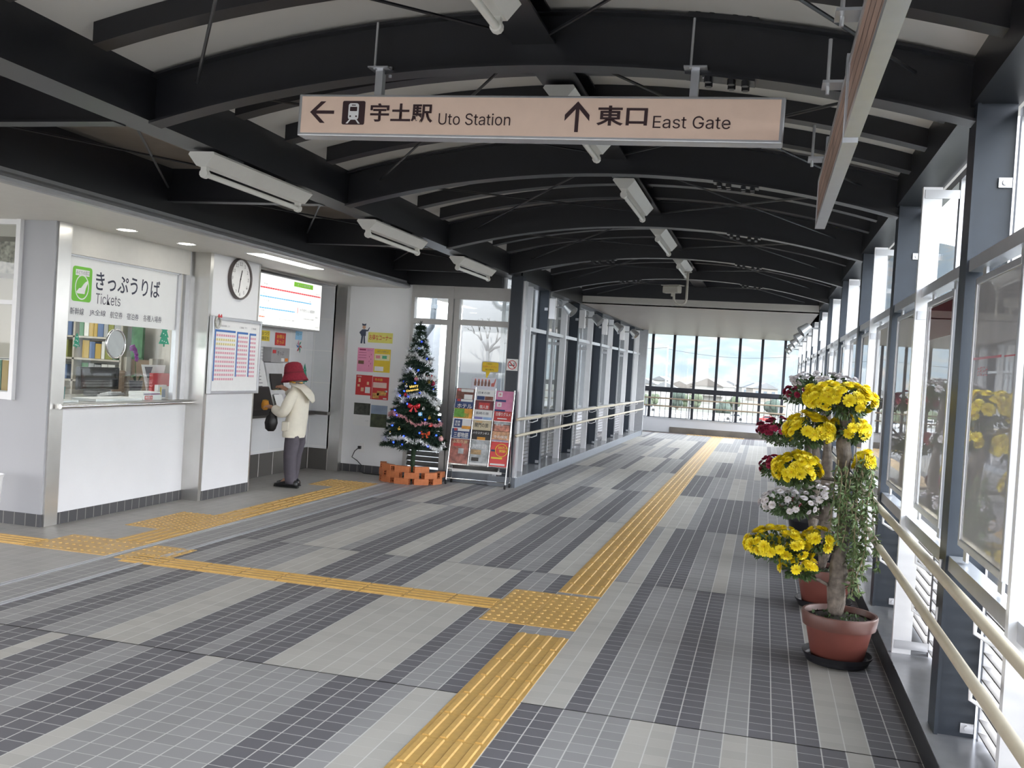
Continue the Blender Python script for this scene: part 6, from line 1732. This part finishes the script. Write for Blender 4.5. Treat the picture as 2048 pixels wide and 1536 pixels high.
# wooded hillside with autumn patches; pale blue haze is painted into its base colours
hillm = bpy.data.materials.new('hazy_autumn_hillside'); hillm.use_nodes = True
nt = hillm.node_tree; bs = nt.nodes['Principled BSDF']; bs.inputs['Roughness'].default_value = .95
t_ = nt.nodes.new('ShaderNodeTexCoord'); n1 = nt.nodes.new('ShaderNodeTexNoise'); n1.inputs['Scale'].default_value = .045; n1.inputs['Detail'].default_value = 8
r1 = nt.nodes.new('ShaderNodeValToRGB')
for i, (p_, c_) in enumerate(((.34, (.072, .092, .108)), (.47, (.084, .102, .112)), (.56, (.10, .104, .10)), (.68, (.150, .112, .092)))):
    e = r1.color_ramp.elements[i] if i < 2 else r1.color_ramp.elements.new(p_)
    e.position = p_; e.color = c_ + (1,)
nt.links.new(t_.outputs['Object'], n1.inputs['Vector']); nt.links.new(n1.outputs['Fac'], r1.inputs[0]); nt.links.new(r1.outputs[0], bs.inputs['Base Color'])
b = MB(); nx, ny = 70, 26; rows_ = []
for j in range(ny + 1):
    row = []
    for i in range(nx + 1):
        x = -255 + 1300 * i / nx; y = 820 + 900 * j / ny
        f = j / ny
        z = GROUND + 250 * (f ** .8) * (1 + .18 * noise.noise(Vector((x * .003, y * .003, 1)))) + 16 * noise.noise(Vector((x * .02, y * .02, 4))) * min(1, f * 4)
        z = GROUND + (z - GROUND) * min(1, i / 5.0) * min(1, (nx - i) / 12.0)
        row.append(b.v((x, y, z)))
    rows_.append(row)
for j in range(ny):
    for i in range(nx): b._f([rows_[j][i], rows_[j][i + 1], rows_[j + 1][i + 1], rows_[j + 1][i]])
b.build('hill', hillm, smooth=True, kind='structure', fix=False)

# houses
hwalls = [mat('house_wall_%s' % n, c, .8, var=.03) for n, c in (('cream', (.19, .17, .15)), ('white', (.25, .245, .235)), ('grey', (.15, .15, .15)))]
hroofs = [mat('house_roof_%s' % n, c, .6, var=.1, scale=2) for n, c in (('slate', (.06, .068, .08)), ('grey', (.10, .104, .11)), ('brown', (.08, .07, .062)))]
hwin = mat('house_window', (.06, .08, .10), .15)
hcol_ = ('cream', 'white', 'grey'); rcol_ = ('slate blue', 'grey', 'brown')
def house(i, x, y, w_, d_, h_, rz):
    wi, ri = rx.randrange(3), rx.randrange(3)
    t = thing('house', '%s distant house with %s gable roof, %s along the row beyond the end window' % (hcol_[wi], rcol_[ri], NTH[i]), 'house', (x, y, GROUND), rz=rz)
    b = MB(); b.box(-w_ / 2, w_ / 2, -d_ / 2, d_ / 2, 0, h_); b.build('wall_body', hwalls[wi], t)
    b = MB(); rh = h_ + w_ * .22
    b.prism([(-w_ / 2 - .6, h_ - .1), (w_ / 2 + .6, h_ - .1), (0, rh)], (0, d_ / 2 + .6, 0), (1, 0, 0), (0, 0, 1), d_ + 1.2); b.build('roof', hroofs[ri], t)
    for k in range(3):
        b = MB(); xx = -w_ * .33 + k * w_ * .33; b.box(xx - .8, xx + .8, -d_ / 2 - .06, -d_ / 2, h_ * .55, h_ * .55 + 1.3); b.build('window', hwin, t)
    if i % 2:
        b = MB(); b.box(-w_ / 2 - .3, w_ / 2 + .3, -d_ / 2 - 1.6, -d_ / 2, h_ * .42, h_ * .46); b.build('porch_roof', hroofs[ri], t)
for i in range(18):
    yy = rx.uniform(330, 560)
    house(i, -.135 * yy + 8 + (i - 9) * .0145 * yy + rx.uniform(-2, 2), yy, rx.uniform(8, 13), rx.uniform(7, 10), rx.uniform(4.2, 6.6), rx.uniform(-.5, .5))
t = thing('house', 'white narrow shed with steep roof beside the white pole beyond the end window', 'house', (-31.5, 322, GROUND)); b = MB(); b.box(-3.4, 3.4, -3, 3, 0, 5); b.build('wall_body', hwalls[1], t); b = MB(); b.prism([(-3.8, 5), (3.8, 5), (0, 6.8)], (0, 3.3, 0), (1, 0, 0), (0, 0, 1), 6.6); b.build('roof', hroofs[1], t)

# trees and hedge beyond the road
crownm = mat('far_crown', (.055, .07, .04), .9, var=.4, scale=.6)
crownm2 = mat('far_crown_dark', (.035, .05, .04), .9, var=.4, scale=.6)
barkf = mat('far_bark', (.12, .09, .07), .9)
def ftree(lab, x, y, h, r, m_):
    t = thing('roadside_tree', lab, 'tree', (x, y, GROUND)); o3 = t.location
    b = MB(o3); b.tube([(x, y, GROUND), (x, y, GROUND + h * .5)], [.25, .15], 6); b.build('trunk', barkf, t)
    b = MB(o3)
    for k in range(9): b.sph((x + rx.uniform(-.6, .6) * r, y + rx.uniform(-.5, .5) * r, GROUND + h * .55 + rx.uniform(-.25, .32) * h), r * rx.uniform(.45, .75), 9, 6)
    b.build('crown', m_, t, smooth=True)
for i in range(14):
    yy = 258 + 17 * (i % 3) + rx.uniform(-2, 2); ftree('round green roadside tree, %s along the row beyond the road' % NTH[i], -.175 * yy + i * 3.9, yy, rx.uniform(2.6, 4.6), rx.uniform(1.4, 2.4), crownm if i % 3 else crownm2)

# cars on the road
carw = mat('car_white', (.42, .42, .44), .25, var=.01, spec=.6); carg = mat('car_glass', (.03, .04, .05), .08); tyre = rubber
def car(lab, x, y, s, m_, van=False):
    t = thing('car', lab, 'car', (x, y, GROUND + .06)); o3 = t.location; zb = GROUND + .06
    b = MB(o3); L = 2.15
    body = [(-L, .30), (-L, .75), (-L + .1, .85), (-1.1, .92), (1.2, .92), (L - .1, .78), (L, .55), (L, .30)] if not van else [(-L, .30), (-L, 1.9), (L - .8, 1.9), (L - .2, 1.1), (L, .9), (L, .30)]
    b.prism([(p[0] * s, p[1]) for p in body], (x, y + .85, zb), (1, 0, 0), (0, 0, 1), 1.7); b.build('body', m_, t, bevel=.05)
    if not van:
        b = MB(o3); b.prism([(p[0] * s, p[1]) for p in [(-1.5, .9), (-1.0, 1.40), (.35, 1.42), (1.15, .9)]], (x, y + .75, zb), (1, 0, 0), (0, 0, 1), 1.5); b.build('cabin', m_, t, bevel=.04)
        b = MB(o3); b.prism([(p[0] * s, p[1]) for p in [(-1.3, .93), (-.92, 1.32), (.28, 1.34), (.95, .93)]], (x, y + .78, zb), (1, 0, 0), (0, 0, 1), 1.56); b.build('window', carg, t)
    else:
        b = MB(o3); b.prism([(p[0] * s, p[1]) for p in [(-1.9, 1.2), (-1.9, 1.7), (1.1, 1.7), (1.55, 1.2)]], (x, y + .88, zb), (1, 0, 0), (0, 0, 1), 1.76); b.build('window', carg, t)
    for wx in (-1.3, 1.3):
        for wy in (-.86, .70):
            b = MB(o3); b.lathe([(.31, 0), (.31, .16)], (x + wx * s, y + wy, zb + .31), 14, 'y'); b.build('wheel', tyre, t)
car('white car on the road beyond the end window, near the white pole', -27.0, 236, -1, carw)
car('white car on the road beyond the end window, beside the crimson flowers', -6.0, 214, -1, carw)
car('white van standing at the crossing beyond the end window', -37.0, 258, .8, carw, True)
car('small red car on the road beyond the end window next to the flower pots', .6, 216, -.85, mat('car_red', (.5, .03, .03), .3))

# poles, wires, signal, guard rail
polem = mat('pole_grey', (.3, .3, .3), .7)
def pole(lab, x, y, h, r=.16, arm=True):
    t = thing('utility_pole', lab, 'pole', (x, y, GROUND)); o3 = t.location
    b = MB(o3); b.tube([(x, y, GROUND), (x, y, GROUND + h)], [r, r * .75], 8); b.build('shaft', polem, t)
    if arm:
        b = MB(o3); b.box(x - .9, x + .9, y - .05, y + .05, GROUND + h - .6, GROUND + h - .48); b.build('cross_arm', polem, t)
pole('tall pale utility pole beyond the end window, in the second pane', -26.5, 270, 17, .22)
pole('thin utility pole among the distant houses beyond the middle panes', -24, 420, 14)
pole('thin distant utility pole beyond the last panes', -14, 470, 15)
pw = bpy.data.objects.get('utility_pole')
for (x0, y0, x1, y1, z_) in ((-26.5, 270, 6, 282, 9.0), (-60, 262, -26.5, 270, 9.4)):
    b = MB(pw.location); b.tube([(x0 + (x1 - x0) * k / 8, y0 + (y1 - y0) * k / 8, z_ - 1.2 * math.sin(PI * k / 8)) for k in range(9)], .05, 5); b.build('overhead_wire', black, pw)
t = thing('traffic_signal', 'distant traffic signal showing red beyond the end window', 'signal', (-19.5, 262, GROUND)); o3 = t.location
b = MB(o3); b.tube([(-19.5, 262, GROUND), (-19.5, 262, GROUND + 5.2), (-20.6, 262, GROUND + 5.2)], .09, 6); b.build('pole', polem, t)
b = MB(o3); b.box(-21.6, -20.5, 261.8, 262.1, GROUND + 5.0, GROUND + 5.45); b.build('case', black, t)
b = MB(o3); b.lathe([(.19, 0), (.19, .04)], (-20.7, 261.76, GROUND + 5.22), 12, 'y'); b.build('red_lens', mat('signal_glow', (1, .05, .03), .3, var=0, emit=6, ecol=(1, .05, .03)), t)
t = thing('guard_rail', 'white roadside guard rail beyond the end window', 'rail', (-14, 205, GROUND)); o3 = t.location
for k in range(7):
    b = MB(o3); xx = -20 + 2 * k; b.tube([(xx, 205, GROUND), (xx, 205, GROUND + 1.0)], .05, 6); b.build('post', polem, t)
for z_ in (.55, .95):
    b = MB(o3); b.tube([(-20, 205, GROUND + z_), (-8, 205, GROUND + z_)], .04, 6); b.build('bar', paper, t)

# outside the window by the tree: lift shaft wall, downpipe, canopy edge, bare tree
wbox('wall_exterior_shaft', mat('shaft_wall', (.22, .222, .228), .6, var=.02), -4.46, -3.42, 14.0, 16.4, GROUND, 3.0)
pvc = mat('pipe_grey', (.8, .8, .8), .4, var=.02)
t = thing('drain_pipe', 'grey drain pipe with elbow outside the window above the brochure rack', 'pipe', (-3.45, 12.6, 2.5)); o3 = t.location
b = MB(o3); b.tube([(-3.58, 12.6, 2.62), (-3.58, 12.6, 2.42), (-3.565, 12.6, 2.36), (-3.52, 12.6, 2.315), (-3.46, 12.6, 2.30), (-3.325, 12.6, 2.30)], .048, 14); b.build('tube', pvc, t, smooth='auto')
for (c_, ax_) in (((-3.58, 12.6, 2.42), 'z'), ((-3.46, 12.6, 2.30), 'x')):
    b = MB(o3); b.lathe([(.054, -.02), (.054, .02)], c_, 16, ax_); b.build('collar', pvc, t)
dgp = mat('downpipe_dark', (.17, .19, .21), .45, var=.05)
t = thing('downpipe', 'dark downpipe bending diagonally outside the window behind the Christmas tree top', 'pipe', (-4.72, 13.2, 2.3)); o3 = t.location
b = MB(o3); b.tube([(-4.62, 13.2, 2.75), (-4.64, 13.2, 2.13), (-4.68, 13.30, 2.03), (-4.95, 13.415, 1.70)], .042, 12); b.build('tube', dgp, t, smooth='auto')
b = MB(o3); b.lathe([(.05, -.03), (.05, .03)], (-4.632, 13.2, 2.3), 14); b.build('collar', dgp, t)
wbox('wall_exterior_canopy', greypanel, -5.45, -4.70, 13.45, 13.75, 1.0, 2.27)
t = thing('bare_tree', 'pale grey bare tree outside the window above the brochure rack', 'tree', (-3.92, 13.6, GROUND)); o3 = t.location
bt = mat('bare_bark', (.15, .15, .15), .9, var=.1)
b = MB(o3); b.tube([(-3.92, 13.6, GROUND), (-3.92, 13.6, 1.0), (-3.91, 13.6, 1.72)], [.10, .035, .028], 8)
def limb(p, d, l, r, n):
    q = p + d * l; b.tube([p, p.lerp(q, .5) + EZ * .02, q], [r, r * .8, r * .6], 6)
    if n:
        for k in range(2): limb(q, (d + V(rx.uniform(-.7, .7), rx.uniform(-.3, .3), rx.uniform(-.2, .5))).normalized(), l * .72, r * .62, n - 1)
for d in (V(-.5, 0, .8), V(.55, 0, .75), V(.8, .1, .45), V(-.1, 0, 1)): limb(V(-3.91, 13.6, 1.70), d.normalized(), .20, .024, 3)
b.build('trunk_and_limbs', bt, t, smooth=True)
